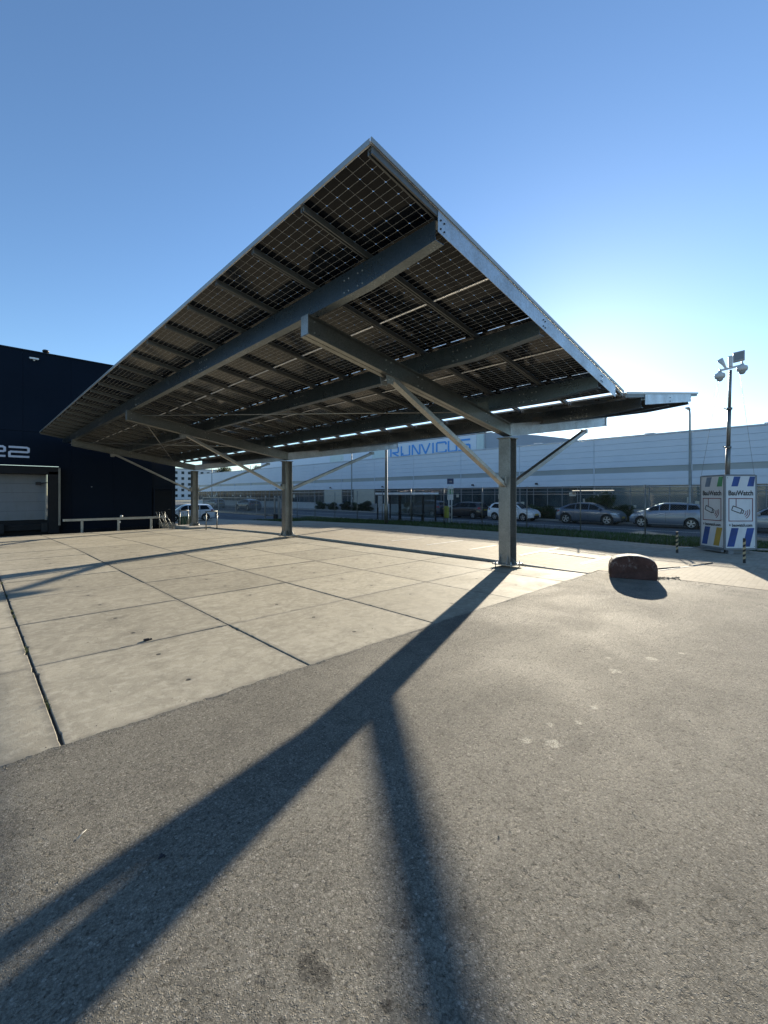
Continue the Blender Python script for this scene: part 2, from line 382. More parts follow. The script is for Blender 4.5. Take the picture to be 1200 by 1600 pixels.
# ---------------------------------------------------------------- mesh builder
class MB:
    def __init__(s): s.v = []; s.f = []; s.m = []; s.mi = 0; s.sm = False; s.smf = []
    def face(s, idx): s.f.append(tuple(idx)); s.m.append(s.mi); s.smf.append(s.sm)
    def poly(s, pts):
        b = len(s.v); s.v += [tuple(p) for p in pts]; s.face(range(b, b+len(pts)))
    def box(s, x0, x1, y0, y1, z0, z1):
        b = len(s.v)
        s.v += [(x, y, z) for z in (z0, z1) for x, y in ((x0, y0), (x1, y0), (x1, y1), (x0, y1))]
        for q in ((3, 2, 1, 0), (4, 5, 6, 7), (0, 1, 5, 4), (1, 2, 6, 5), (2, 3, 7, 6), (3, 0, 4, 7)): s.face([b+i for i in q])
        return s
    def hexa(s, pts):      # 4 bottom, 4 top
        b = len(s.v); s.v += [tuple(p) for p in pts]
        for q in ((3, 2, 1, 0), (4, 5, 6, 7), (0, 1, 5, 4), (1, 2, 6, 5), (2, 3, 7, 6), (3, 0, 4, 7)): s.face([b+i for i in q])
        return s
    def bar(s, p, q, w, h, up=(0, 0, 1)):
        p = Vector(p); q = Vector(q); d = (q-p).normalized(); u = Vector(up)
        a = d.cross(u)
        if a.length < 1e-4: a = d.cross(Vector((1, 0, 0)))
        a.normalize(); c = a.cross(d)
        a *= w/2; c *= h/2
        return s.hexa([p-a-c, p+a-c, q+a-c, q-a-c, p-a+c, p+a+c, q+a+c, q-a+c])
    def prism(s, poly, off):   # extrude planar 3d polygon by vector off
        b = len(s.v); n = len(poly); off = Vector(off)
        s.v += [tuple(p) for p in poly] + [tuple(Vector(p)+off) for p in poly]
        s.face(range(b+n-1, b-1, -1)); s.face(range(b+n, b+2*n))
        for i in range(n):
            j = (i+1) % n; s.face((b+i, b+j, b+n+j, b+n+i))
        return s
    def tube(s, pts, r, n=8, cap=True):
        pts = [Vector(p) for p in pts]; rs = r if isinstance(r, (list, tuple)) else [r]*len(pts)
        b = len(s.v); k = len(pts); old = s.sm
        prev = None
        for i, p in enumerate(pts):
            d = (pts[min(i+1, k-1)]-pts[max(i-1, 0)]).normalized()
            ref = prev if prev is not None else (Vector((0, 0, 1)) if abs(d.z) < .9 else Vector((1, 0, 0)))
            a = (ref-d*ref.dot(d)); a = a.normalized() if a.length > 1e-5 else d.orthogonal().normalized()
            prev = a; c = d.cross(a)
            for j in range(n):
                t = 2*math.pi*j/n; s.v.append(tuple(p+(a*math.cos(t)+c*math.sin(t))*rs[i]))
        s.sm = n > 4
        for i in range(k-1):
            for j in range(n):
                s.face((b+i*n+j, b+i*n+(j+1) % n, b+(i+1)*n+(j+1) % n, b+(i+1)*n+j))
        s.sm = old
        if cap:
            s.face([b+j for j in range(n-1, -1, -1)]); s.face([b+(k-1)*n+j for j in range(n)])
        return s
    def lathe(s, c, prof, n=16, axis='z'):
        b = len(s.v); k = len(prof); old = s.sm; s.sm = True
        for r, h in prof:
            for j in range(n):
                t = 2*math.pi*j/n; a, e = r*math.cos(t), r*math.sin(t)
                s.v.append({'z': (c[0]+a, c[1]+e, c[2]+h), 'y': (c[0]+a, c[1]+h, c[2]+e), 'x': (c[0]+h, c[1]+a, c[2]+e)}[axis])
        for i in range(k-1):
            for j in range(n):
                s.face((b+i*n+j, b+i*n+(j+1) % n, b+(i+1)*n+(j+1) % n, b+(i+1)*n+j))
        s.sm = old
        return s
    def build(s, name, mats, parent=None, bevel=0, recalc=True):
        me = bpy.data.meshes.new(name)
        off = Vector((0, 0, 0))
        if parent is not None and not parent.get('_local'):
            q = parent
            while q is not None: off += q.location; q = q.parent
        me.from_pydata([tuple(Vector(p)-off) for p in s.v], [], s.f)
        if isinstance(mats, str): mats = [mats]
        for mt in mats: me.materials.append(MATS[mt])
        me.polygons.foreach_set('material_index', s.m)
        me.polygons.foreach_set('use_smooth', s.smf)
        if recalc:
            import bmesh
            bm = bmesh.new(); bm.from_mesh(me); bmesh.ops.recalc_face_normals(bm, faces=bm.faces); bm.to_mesh(me); bm.free()
        me.update()
        o = bpy.data.objects.new(name, me); COL.objects.link(o)
        if parent is not None:
            o.parent = parent
            if parent.get('_local'): o['_local'] = 1
        if bevel:
            md = o.modifiers.new('bevel', 'BEVEL'); md.width = bevel; md.segments = 1; md.limit_method = 'ANGLE'
        return o

def absorb(o, m, mat):
    """set small fixings (bolt heads) into the mesh of the part that carries them"""
    import bmesh
    off = Vector((0, 0, 0)); q = o.parent
    while q is not None: off += q.location; q = q.parent
    o.data.materials.append(MATS[mat]); mi = len(o.data.materials)-1
    bm = bmesh.new(); bm.from_mesh(o.data)
    vs = [bm.verts.new(Vector(v)-off) for v in m.v]
    for f, sm in zip(m.f, m.smf):
        fc = bm.faces.new([vs[i] for i in f]); fc.material_index = mi; fc.smooth = sm
    bm.to_mesh(o.data); bm.free()
def tag(o, label=None, cat=None, group=None, kind=None):
    if label: o['label'] = label
    if cat: o['category'] = cat
    if group: o['group'] = group
    if kind: o['kind'] = kind
    return o
def thing(name, label, cat, loc=(0, 0, 0), rz=0., group=None, local=False):
    o = bpy.data.objects.new(name, None); COL.objects.link(o); o.location = loc; o.rotation_euler = (0, 0, rz)
    o.empty_display_size = .2
    if local: o['_local'] = 1
    return tag(o, label, cat, group)
def copy_tree(o, parent=None):
    c = o.copy(); COL.objects.link(c)
    if parent is not None: c.parent = parent
    for ch in o.children: copy_tree(ch, c)
    return c
def struct(o): o['kind'] = 'structure'; return o

# ---------------------------------------------------------------- ground
def ss(a, b, x): t = min(1, max(0, (x-a)/(b-a))); return t*t*(3-2*t)
def gy(y):
    if y <= 15: return 0.
    if y <= 25: return -.15*ss(15, 25, y)
    if y <= 28.5: return -.15-.23*(y-25)/3.5
    return -.38-.25*ss(28.5, 40, y)
def g(x, y):
    a = gy(y); t = ss(20.3, 23., x)
    return a*(1-t) + (-.36)*t
def pav(y): return .006+.048*ss(4.0, 6.6, y)
def sheet(name, x0, x1, y0, y1, step, dz, mat, wob=None, kind='structure'):
    m = MB(); nx = max(1, int(round((x1-x0)/step))); ny = max(1, int(round((y1-y0)/step)))
    for j in range(ny+1):
        for i in range(nx+1):
            x = x0+(x1-x0)*i/nx; y = y0+(y1-y0)*j/ny
            if wob and j == ny: y += wob*(random.random()-.5)
            m.v.append((x, y, g(x, y)+(dz(y) if callable(dz) else dz)))
    for j in range(ny):
        for i in range(nx):
            a = j*(nx+1)+i; m.face((a, a+1, a+nx+2, a+nx+1))
    o = m.build(name, mat); o['kind'] = kind; return o

m = MB(); m.poly([(-900, -900, -.75), (1500, -900, -.75), (1500, 1500, -.75), (-900, 1500, -.75)]); struct(m.build('ground', 'far_land'))
# foreground asphalt, its far edge butting unevenly on the slabs
sheet('asphalt_yard', -14, 10.2, -9, 3.585, .35, .0, 'asphalt', .022)
sheet('joint_bed', -16, 9.62, 3.4, 27.9, .7, -.022, 'joint_bed')
# ragged lip of the asphalt lapping over the slab edges
m = MB(); k = 0; x = -13.9; hh = 0.
while x < 9.9:
    hh = .75*hh+random.gauss(0, .006); y1 = 3.604+hh+random.uniform(-.004, .004)
    m.v += [(x, 3.555, -.0012), (x, y1-.010, .0062), (x, y1, .0005)]
    if k: b = (k-1)*3; m.face((b, b+3, b+4, b+1)); m.face((b+1, b+4, b+5, b+2))
    k += 1; x += .028
struct(m.build('asphalt_lip', 'asphalt'))
# concrete slabs
m = MB()
nxs = range(-8, 5); nys = range(0, 13)
for i in nxs:
    for j in nys:
        x0 = SX0+i*SDX; x1 = x0+SDX; y0 = SY0+j*SDY; y1 = y0+SDY
        ga = .006; gb = .0035
        if x1 > 9.55: x1 = 9.6
        xa = x0+(.009 if i == 0 else ga); xb = x1-(.009 if i == -1 else ga); ya = y0+(gb if j else -.01); yb = y1-gb
        dz = random.uniform(-.003, .003); tl = random.uniform(-.002, .002); b = .005
        near = -4 < x0 < 9 and y0 < 14
        q = []
        for (ax, ay), (bx, by) in zip(((xa, ya), (xb, ya), (xb, yb), (xa, yb)), ((xb, ya), (xb, yb), (xa, yb), (xa, ya))):
            nn = 44 if near else 1; chip = 0
            for k in range(nn):
                t = k/nn; ins = abs(random.gauss(0, .0012)) if near else 0
                if near and random.random() < (.05 if i in (0, -1) else .022): chip = random.uniform(.006, .022)
                ins += chip; chip *= .45
                px, py = ax+(bx-ax)*t, ay+(by-ay)*t; dx, dy = (xa+xb)/2-px, (ya+yb)/2-py
                if abs(bx-ax) > abs(by-ay): py += ins*(1 if dy > 0 else -1)
                else: px += ins*(1 if dx > 0 else -1)
                q.append((px, py))
        mx_, my_ = (xa+xb)/2, (ya+yb)/2
        qi = [(x+(b if x < mx_ else -b)*(1 if abs(x-mx_) > .85 else 0), y+(b if y < my_ else -b)*(1 if abs(y-my_) > .8 else 0)) for x, y in q]
        zz = lambda x, y: g(x, y)+dz+tl*(x-x0)
        base = len(m.v); K = len(q)
        m.v += [(x, y, zz(x, y)-.15) for x, y in q]+[(x, y, zz(x, y)-b) for x, y in q]+[(x, y, zz(x, y)) for x, y in qi]
        for k in range(K):
            l = (k+1) % K
            m.face((base+k, base+l, base+K+l, base+K+k)); m.face((base+K+k, base+K+l, base+2*K+l, base+2*K+k))
        m.face([base+2*K+k for k in range(K)])
struct(m.build('concrete_slab_paving', 'slab_concrete'))
# paved yard beyond the columns, slightly raised
sheet('yard_paving', 9.66, 16.95, 3.6, 70, .8, pav, 'yard_paving')
sheet('yard_paving_right', 10.2, 16.95, -14, 3.6, .7, .0045, 'yard_paving')
m = MB()
y = 3.6
while y < 60:
    y1 = y+1.0; m.hexa([(9.6, y+.004, g(9.6, y)-.1), (9.72, y+.004, g(9.6, y)-.1), (9.72, y1-.004, g(9.6, y1)-.1), (9.6, y1-.004, g(9.6, y1)-.1),
                        (9.6, y+.004, g(9.6, y)+pav(y)+.007), (9.72, y+.004, g(9.6, y)+pav(y)+.007), (9.72, y1-.004, g(9.6, y1)+pav(y1)+.007), (9.6, y1-.004, g(9.6, y1)+pav(y1)+.007)]); y = y1
struct(m.build('yard_kerb', 'kerb_concrete', None, .006))
# painted bay lines
m = MB()
def line(x0, x1, y0, y1, z):
    n = max(1, int(max(x1-x0, y1-y0)/.5))
    for k in range(n):
        if x1-x0 > y1-y0: m.poly([(x0+(x1-x0)*k/n, y0, z), (x0+(x1-x0)*(k+1)/n-.004, y0, z), (x0+(x1-x0)*(k+1)/n-.004, y1, z), (x0+(x1-x0)*k/n, y1, z)])
        else: m.poly([(x0, y0+(y1-y0)*k/n, z), (x1, y0+(y1-y0)*k/n, z), (x1, y0+(y1-y0)*(k+1)/n-.004, z), (x0, y0+(y1-y0)*(k+1)/n-.004, z)])
for yy, xx in ((4.2, 12.7), (5.85, 13.2), (7.5, 12.3), (9.15, 12.8), (10.8, 12.6)): line(10.8, xx, yy-.05, yy+.05, pav(yy+.06)+.005)
line(12.0, 12.1, 4.26, 5.79, pav(5.8)+.004)
line(11.2, 11.3, .2, .75, .0095)
struct(m.build('bay_marking', 'white_paint_line'))

# verge, road, pavement
sheet('verge', 16.95, 23.2, -30, 33.9, .9, .01, 'verge_soil')
sheet('gate_drive', 16.95, 23.2, 33.9, 56, .9, .012, 'road_asphalt')
sheet('far_verge', 16.95, 23.2, 56, 120, 1.5, .01, 'verge_soil')
sheet('far_yard', -30, 9.6, 27.9, 28.6, .7, -.01, 'joint_bed')
sheet('back_yard', 9.6, 16.95, 70, 130, 5, .03, 'yard_paving')
sheet('road', 23.36, 33.2, -60, 190, 5, .0, 'road_asphalt')
m = MB(); m.box(23.2, 23.36, -60, 190, -.6, -.27); m.box(33.2, 33.36, -60, 190, -.6, -.24); struct(m.build('road_kerb', 'kerb_concrete', None, .01))
m = MB(); m.box(33.36, 34.8, -60, 190, -.6, -.245); struct(m.build('pavement', 'pavement_tiles'))
m = MB(); m.box(28.3, 28.42, -60, 190, -.355, -.352); struct(m.build('road_marking', 'white_paint_line'))

# grass on the verge
m = MB(); m.sm = False
for _ in range(52000):
    x = 16.9+6.2*random.random()**1.25; u = random.random(); y = -6+40*u
    z = g(x, y)+.0; h = random.uniform(.05, .13)*(1.6 if random.random() < .06 else 1); a = random.uniform(0, 6.28); w = random.uniform(.006, .014)
    dx, dy = math.cos(a)*w, math.sin(a)*w; lx, ly = random.uniform(-.05, .05), random.uniform(-.05, .05)
    m.poly([(x-dx, y-dy, z), (x+dx, y+dy, z), (x+lx, y+ly, z+h)])
tag(m.build('grass', 'grass_blade', None, 0, False), 'short green grass on the verge along the chain link fence', 'grass', None, 'stuff')
# weeds growing along the edge of the yard and at the slab edge
m = MB()
for _ in range(2600):
    if random.random() < .5: cx, cy = 19.9+random.gauss(0, .12), random.uniform(8, 33)
    else: cx, cy = 16.98+random.gauss(0, .05), random.uniform(-3, 33)
    z = g(cx, cy); h = random.uniform(.12, .32); a = random.uniform(0, 6.28); w = .014
    m.poly([(cx-math.cos(a)*w, cy-math.sin(a)*w, z), (cx+math.cos(a)*w, cy+math.sin(a)*w, z), (cx+random.uniform(-.1, .1), cy+random.uniform(-.1, .1), z+h)])
for _ in range(420):
    if random.random() < .6: cx, cy = SX0+random.gauss(0, .006), random.choice((4.4, 6.1, 7.9, 8.3, 9.6, 11.0, 12.5))+random.gauss(0, .05)
    else: cx, cy = 9.63+random.gauss(0, .012), random.choice((6.8, 7.7, 9.9, 11.3, 13.2, 16))+random.gauss(0, .12)
    z = -.012; h = random.uniform(.012, .05); a = random.uniform(0, 6.28); w = .003
    m.poly([(cx-math.cos(a)*w, cy-math.sin(a)*w, z), (cx+math.cos(a)*w, cy+math.sin(a)*w, z), (cx+random.uniform(-.02, .02), cy+random.uniform(-.02, .02), z+h)])
tag(m.build('weeds', 'leaf_mid', None, 0, False), 'taller weeds at the foot of the chain link fence', 'weeds', None, 'stuff')
# crumbs of grit on the asphalt and slabs
m = MB()
for _ in range(900):
    if random.random() < .35: x, y = 10.2+random.gauss(0, .25), random.uniform(1.2, 3.6)
    elif random.random() < .5: x, y = random.uniform(-3, 9), 3.58+random.gauss(0, .08)
    else: x, y = random.uniform(.2, 9), random.uniform(.6, 12)
    r = random.uniform(.002, .007)*(1.6 if x > 9 else 1); z = g(x, y)+.001
    pts = [(x+r*math.cos(t+random.uniform(-.3, .3)), y+r*math.sin(t), z) for t in (0, 1.57, 3.14, 4.71)]
    b = len(m.v); m.v += pts+[(x+random.uniform(-.3, .3)*r, y, z+r*random.uniform(.6, 1.1))]
    for k in range(4): m.face((b+k, b+(k+1) % 4, b+4))
tag(m.build('loose_grit', 'dry_debris', None, 0, False), 'loose grit and crumbs scattered over the asphalt and slabs', 'grit', None, 'stuff')

# ---------------------------------------------------------------- solar canopy
SL = math.atan(.164); TS = .164
X0 = 2.60; XV = 9.39; XC = 9.2; Y0 = 2.86; NP = 22; PW = 1.134; PL = 2.278; Y1 = Y0+NP*PW
ZO = 4.86
XM = 2*9.50          # mirror plane at x = 9.41
COLY = (5.3, 15.12, 24.94)
def zr(x):           # underside of the panels
    if x > 9.50: x = XM-x
    return ZO-(x-X0)*TS
can = thing('solar_canopy', 'large galvanised steel carport with butterfly roof of solar panels on three columns', 'solar carport', (XC, 15.12, 0))
PUR = (3.62, 5.97, 8.22)
for ci, cy in enumerate(COLY):
    gz = g(XC, cy)
    m = MB(); zt = 3.02; hw = .15; z0 = gz+.085
    for sx in (-1, 1): m.box(XC+sx*hw-(.018 if sx > 0 else 0), XC+sx*hw+(.018 if sx < 0 else 0), cy-hw, cy+hw, z0, zt)
    m.box(XC-hw+.018, XC+hw-.018, cy-.007, cy+.007, z0, zt)
    m.box(XC-.2, XC+.2, cy-.17, cy+.17, zt+.001, zt+.022)
    col = m.build('column', 'column_steel', can, .003)
    m = MB(); m.box(XC-.26, XC+.26, cy-.26, cy+.26, gz+.055, gz+.084)
    for sx in (-1, 1):
        for yy in (-.1, .1):
            a = XC+sx*.151; m.prism([(a, cy+yy-.006, gz+.0845), (XC+sx*.25, cy+yy-.006, gz+.0845), (XC+sx*.25, cy+yy-.006, gz+.11), (a, cy+yy-.006, gz+.30)], (0, .012, 0))
    for sy in (-1, 1):
        a = cy+sy*.008; m.prism([(XC-.006, a, gz+.0845), (XC-.006, cy+sy*.25, gz+.0845), (XC-.006, cy+sy*.25, gz+.11), (XC-.006, a, gz+.30)], (.012, 0, 0))
    m.build('base_plate', 'galvanised', col, .002)
    for sx in (-.2, .2):
        for sy in (-.2, .2):
            m = MB(); m.tube([(XC+sx, cy+sy, gz-.02), (XC+sx, cy+sy, gz+.15)], .011, 6)
            m.tube([(XC+sx, cy+sy, gz+.0845), (XC+sx, cy+sy, gz+.104)], .02, 6); m.tube([(XC+sx, cy+sy, gz+.034), (XC+sx, cy+sy, gz+.0545)], .02, 6)
            m.build('anchor_bolt', 'bolt_zinc', col)
    # arms: two channels back to back
    for sgn in (-1, 1):
        xt = 3.52 if sgn < 0 else XM-3.52
        xi = XC+sgn*.0
        def at(x): return zr(x)-.085-.31
        D = .30
        m = MB()
        for s2 in (-1, 1):
            ya, yb = cy+s2*.004, cy+s2*.095
            def plate(y_a, y_b, t0, t1):
                xs = (XC+sgn*.012, xt)
                m.hexa([(xs[0], y_a, at(xs[0] if sgn<0 else XM-xs[0])+t0), (xs[1], y_a, at(xs[1])+t0), (xs[1], y_b, at(xs[1])+t0), (xs[0], y_b, at(xs[0] if sgn<0 else XM-xs[0])+t0),
                        (xs[0], y_a, at(xs[0] if sgn<0 else XM-xs[0])+t1), (xs[1], y_a, at(xs[1])+t1), (xs[1], y_b, at(xs[1])+t1), (xs[0], y_b, at(xs[0] if sgn<0 else XM-xs[0])+t1)])
            plate(cy+s2*.06, cy+s2*.068, -D+.008, -.008)          # web
            plate(cy+s2*.008, cy+s2*.1, -D, -D+.0075)          # bottom flange
            plate(cy+s2*.008, cy+s2*.1, -.0075, 0)
            plate(cy+s2*.1005, cy+s2*.104, -D, -D+.03); plate(cy+s2*.1005, cy+s2*.104, -.03, 0)
        arm = m.build('arm', 'galvanised_bright' if sgn > 0 else 'arm_steel_shaded', can)  # same steel on both sides: right arms coloured as sunlit, left as shaded
        m = MB(); m.box(xt-.006 if sgn < 0 else xt, xt if sgn < 0 else xt+.006, cy-.09, cy+.09, at(xt)-D+.01, at(xt)-.01)
        m.build('end_plate', 'galvanised', arm)
        # bolts on the web side facing the camera
        m = MB(); m.sm = False
        for x in (PUR[0]+.02, PUR[1]-.05, PUR[1]+.06, PUR[2]-.05, PUR[2]+.06, 5.1, 5.22):
            xx = x if sgn < 0 else XM-x
            for dz in (-.07, -.23):
                m.tube([(xx, cy-.069, at(xx)+dz), (xx, cy-.082, at(xx)+dz)], .012, 6)
        absorb(arm, m, 'bolt_zinc')
        # brace
        xb = 5.2 if sgn < 0 else XM-5.2
        p = Vector((XC+sgn*.17, cy, 1.97 if sgn > 0 else 1.88)); q = Vector((xb, cy, at(xb)-D-.02))
        m = MB(); hb = .074 if sgn < 0 else .10
        d = (q-p).normalized()
        m.bar(p, q, .13, .006); 
        up = Vector((0, 1, 0)).cross(d).normalized()
        for s2 in (-1, 1): m.bar(p+Vector((0, s2*.062, 0))+up*(hb/2+.003), q+Vector((0, s2*.062, 0))+up*(hb/2+.003), .006, hb)
        m.bar(p+d*.02+up*(hb+.006)+Vector((0, .045, 0)), q+up*(hb+.006)+Vector((0, .045, 0)), .024, .005); m.bar(p+d*.02+up*(hb+.006)-Vector((0, .045, 0)), q+up*(hb+.006)-Vector((0, .045, 0)), .024, .005)
        br = m.build('brace', 'galvanised', can)
        m = MB()
        m.prism([(xb-.10, cy-.079, at(xb)-D-.001), (xb+.10, cy-.079, at(xb)-D-.001), (xb+.07, cy-.079, at(xb)-D-.14), (xb-.07, cy-.079, at(xb)-D-.14)], (0, .008, 0))
        m.build('gusset', 'galvanised', br); m = MB()
        m.prism([(xb-.10, cy+.071, at(xb)-D-.001), (xb+.10, cy+.071, at(xb)-D-.001), (xb+.07, cy+.071, at(xb)-D-.14), (xb-.07, cy+.071, at(xb)-D-.14)], (0, .008, 0))
        m.build('gusset', 'galvanised', br); m = MB()
        xw = XC+sgn*.151
        m.prism([(xw, cy-.079, 1.9), (xw+sgn*.10, cy-.079, 1.97), (xw+sgn*.10, cy-.079, 2.12), (xw, cy-.079, 2.12)], (0, .008, 0))
        m.build('gusset', 'galvanised', br); m = MB()
        m.prism([(xw, cy+.071, 1.9), (xw+sgn*.10, cy+.071, 1.97), (xw+sgn*.10, cy+.071, 2.12), (xw, cy+.071, 2.12)], (0, .008, 0))
        for dz in (2.0, 2.07): m.tube([(xw+sgn*.05, cy-.092, dz), (xw+sgn*.05, cy+.092, dz)], .01, 6)
        for dx in (-.04, .04): mm = MB(); mm.tube([(xb+dx, cy-.092, at(xb)-D-.07), (xb+dx, cy+.092, at(xb)-D-.07)], .011, 6); mm.build('bolt', 'bolt_zinc', br)
        m.build('gusset', 'galvanised', br)

# purlins: cold formed channels, tapered at both free ends
PZ = .085; PD = .31
def purlin(x, right):
    zt = zr(x)-PZ; F = .14; t = .005; s = 1
    ys = [(Y0+.03, .215), (Y0+1.15, PD), (Y1-1.15, PD), (Y1-.03, .215)]
    m = MB()
    a = x-F/2; b = x+F/2
    tl = TS*(1 if right else -1)
    for (ya, da), (yb, db) in zip(ys[:-1], ys[1:]):
        m.hexa([(a, ya, zt-da), (a+t, ya, zt-da), (a+t, yb, zt-db), (a, yb, zt-db), (a, ya, zt), (a+t, ya, zt), (a+t, yb, zt), (a, yb, zt)])
        m.hexa([(a+t, ya, zt-da), (b, ya, zt-da), (b, yb, zt-db), (a+t, yb, zt-db), (a+t, ya, zt-da+t), (b, ya, zt-da+t), (b, yb, zt-db+t), (a+t, yb, zt-db+t)])
        m.hexa([(a+t, ya, zt-t), (b, ya, zt-t), (b, yb, zt-t), (a+t, yb, zt-t), (a+t, ya, zt), (b, ya, zt), (b, yb, zt), (a+t, yb, zt)])
        m.hexa([(b-t, ya, zt-da+t), (b, ya, zt-da+t), (b, yb, zt-db+t), (b-t, yb, zt-db+t), (b-t, ya, zt-da+.03), (b, ya, zt-da+.03), (b, yb, zt-db+.03), (b-t, yb, zt-db+.03)])
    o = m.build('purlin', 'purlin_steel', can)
    m = MB()
    y = Y0+1.2
    while y < Y1-1:
        for dy in (0, .09, .27, .36):
            for dz in (-.1, -.26): m.tube([(a+.001, y+dy, zt+dz), (a-.009, y+dy, zt+dz)], .011, 6)
        y += 4.9
    absorb(o, m, 'bolt_zinc')
    for cy in (COLY if right or x > 7 else ()):       # cleats that hold the purlin on each arm
        m = MB(); m.prism([(a-.004, cy-.16, zt-PD+.001), (a-.004, cy+.16, zt-PD+.001), (a-.004, cy+.13, zt-.12), (a-.004, cy-.13, zt-.12)], (-.008, 0, 0))
        m.build('cleat', 'galvanised_dark', o)
for x in PUR: purlin(x, False)
for x in PUR: purlin(XM-x, True)

# rails under every panel joint
for wing in (0, 1):
    for k in range(NP+1):
        y = Y0+k*PW; y = min(max(y, Y0+.034), Y1-.034)
        xa, xb = X0+.02, XV+.03
        def pt(x, dy, dz): return ((x if wing == 0 else XM-x), y+dy, zr(x)+dz)
        m = MB()
        m.hexa([pt(xa, -.03, -.072), pt(xb, -.03, -.072), pt(xb, -.012, -.072), pt(xa, -.012, -.072), pt(xa, -.03, -.004), pt(xb, -.03, -.004), pt(xb, -.012, -.004), pt(xa, -.012, -.004)])
        m.hexa([pt(xa, .012, -.072), pt(xb, .012, -.072), pt(xb, .03, -.072), pt(xa, .03, -.072), pt(xa, .012, -.004), pt(xb, .012, -.004), pt(xb, .03, -.004), pt(xa, .03, -.004)])
        m.hexa([pt(xa, -.0118, -.03), pt(xb, -.0118, -.03), pt(xb, .0118, -.03), pt(xa, .0118, -.03), pt(xa, -.0118, -.004), pt(xb, -.0118, -.004), pt(xb, .0118, -.004), pt(xa, .0118, -.004)])
        m.build('rail', 'rail_metal', can)
# modules
m = MB(); T = .006; L = PL-.022; W = PW-.010
m.box(.0115, L-.0115, .0115, W-.0115, .012, .012+T)
m.mi = 1
for q in ((0, L, 0, .011), (0, L, W-.011, W), (0, .011, .0112, W-.0112), (L-.011, L, .0112, W-.0112)): m.box(*q, 0, .032)
m.mi = 2
for yy in (.16, W/2, W-.16): m.box(1.136-.024, 1.136+.024, yy-.045, yy+.045, -.008, .0115)
pan = m.build('solar_panel', ['solar_cells', 'alu_frame', 'black_plastic'], None)
pan_mesh = pan.data
bpy.data.objects.remove(pan)
cnt = 0; rest = []
def add_panel(wing, k, r):
    o = bpy.data.objects.new('solar_panel', pan_mesh); COL.objects.link(o); o.parent = can
    xs = r*PL*math.cos(SL)
    if wing == 0:
        x = X0+xs; loc = Vector((x, Y0+k*PW+.005, ZO-xs*TS)); o.rotation_euler = (0, SL, 0)
    else:
        x = XM-X0-(3-r)*PL*math.cos(SL)
        x = XM-XV+xs; loc = Vector((x, Y0+k*PW+.005, zr(XV)+xs*TS)); o.rotation_euler = (0, -SL, 0)
    o.location = loc-can.location
    return o
for r in range(3):
    for k in range(NP): add_panel(0, k, r)
for k in range(11):
    for r in range(3): add_panel(1, k, r)
# the rest of the far wing as one piece
m = MB()
for k in range(11, NP):
    for r in range(3):
        rot = Matrix.Rotation(-SL, 3, 'Y'); xs = r*PL*math.cos(SL)
        loc = Vector((XM-XV+xs, Y0+k*PW+.005, zr(XV)+xs*TS)); b = len(m.v)
        m.v += [tuple(rot @ v.co+loc) for v in pan_mesh.vertices]
        for p in pan_mesh.polygons: m.mi = p.material_index if p.material_index else 0; m.face([b+i for i in p.vertices])
simple('cells_far', (.012, .013, .016), .15)
o = m.build('solar_panel', ['cells_far', 'alu_frame', 'black_plastic'], can); tag(o, None, None, None, 'stuff')

# end fascia channels, outer trims
for wing in (0, 1):
    for ye, sg in ((Y0-.001, -1), (Y1+.001, 1)):
        def fp(x, y, dz): return ((x if wing == 0 else XM-x), y, zr(x)+dz)
        m = MB(); xa, xb = PUR[0]-.07, (8.95 if wing == 0 else 8.12)
        yo = ye+sg*.0; yi = ye+sg*.006
        m.hexa([fp(xa, yo, -.24), fp(xb, yo, -.24), fp(xb, yi, -.24), fp(xa, yi, -.24), fp(xa, yo, -.012), fp(xb, yo, -.012), fp(xb, yi, -.012), fp(xa, yi, -.012)])
        fo = m.build('fascia', 'galvanised_bright', can)
        m = MB(); yf = ye+sg*.0065
        for x in PUR:
            for dx in (-.03, .03):
                for dz in (-.10, -.19): m.tube([fp(x+dx, yf, dz), fp(x+dx, yf+sg*.01, dz)], .010, 6)
        absorb(fo, m, 'mark_black')
        m = MB(); xa, xb = X0-.01, XV+.02
        y2 = ye+sg*.02
        m.hexa([fp(xa, ye+sg*.007, -.009), fp(xb, ye+sg*.007, -.009), fp(xb, y2, -.009), fp(xa, y2, -.009), fp(xa, ye+sg*.007, .04), fp(xb, ye+sg*.007, .04), fp(xb, y2, .04), fp(xa, y2, .04)])
        m.build('edge_trim', 'alu_frame', can)
    m = MB(); x = X0-.012
    xx = x if wing == 0 else XM-x; s3 = -1 if wing == 0 else 1
    m.box(min(xx, xx+s3*.005), max(xx, xx+s3*.005), Y0+.001, Y1-.001, zr(X0)-.02, zr(X0)+.036)
    m.build('eave_trim', 'alu_frame', can)
for ri in range(3):
    xc = X0+(ri+.5)*PL*math.cos(SL)+.16; pts = []
    for k in range(NP):
        for t, sag in ((.1, .0), (.3, .03), (.5, .012), (.7, .035), (.9, .0)): pts.append((xc+random.uniform(-.012, .012), Y0+(k+t)*PW, zr(xc)-.014-sag*random.uniform(.6, 1.3)))
    m = MB(); m.tube(pts, .006, 5); m.build('module_cable', 'black_plastic', can)
# bracing rods
def rod(a, b):
    m = MB(); m.tube([a, b], .011, 6); o = m.build('tie_rod', 'galvanised', can)
zz = lambda x: zr(x)-PZ-PD-.05
for i in range(2):
    ya, yb = COLY[i]+.1, COLY[i+1]-.1
    rod((8.05, ya, zz(8.05)), (3.95, yb, zz(3.95)))
    rod((XM-8.05, ya, zz(8.05)), (XM-3.95, yb, zz(3.95)))
    if i: rod((3.95, ya, zz(3.95)), (8.05, yb, zz(8.05)-.03))

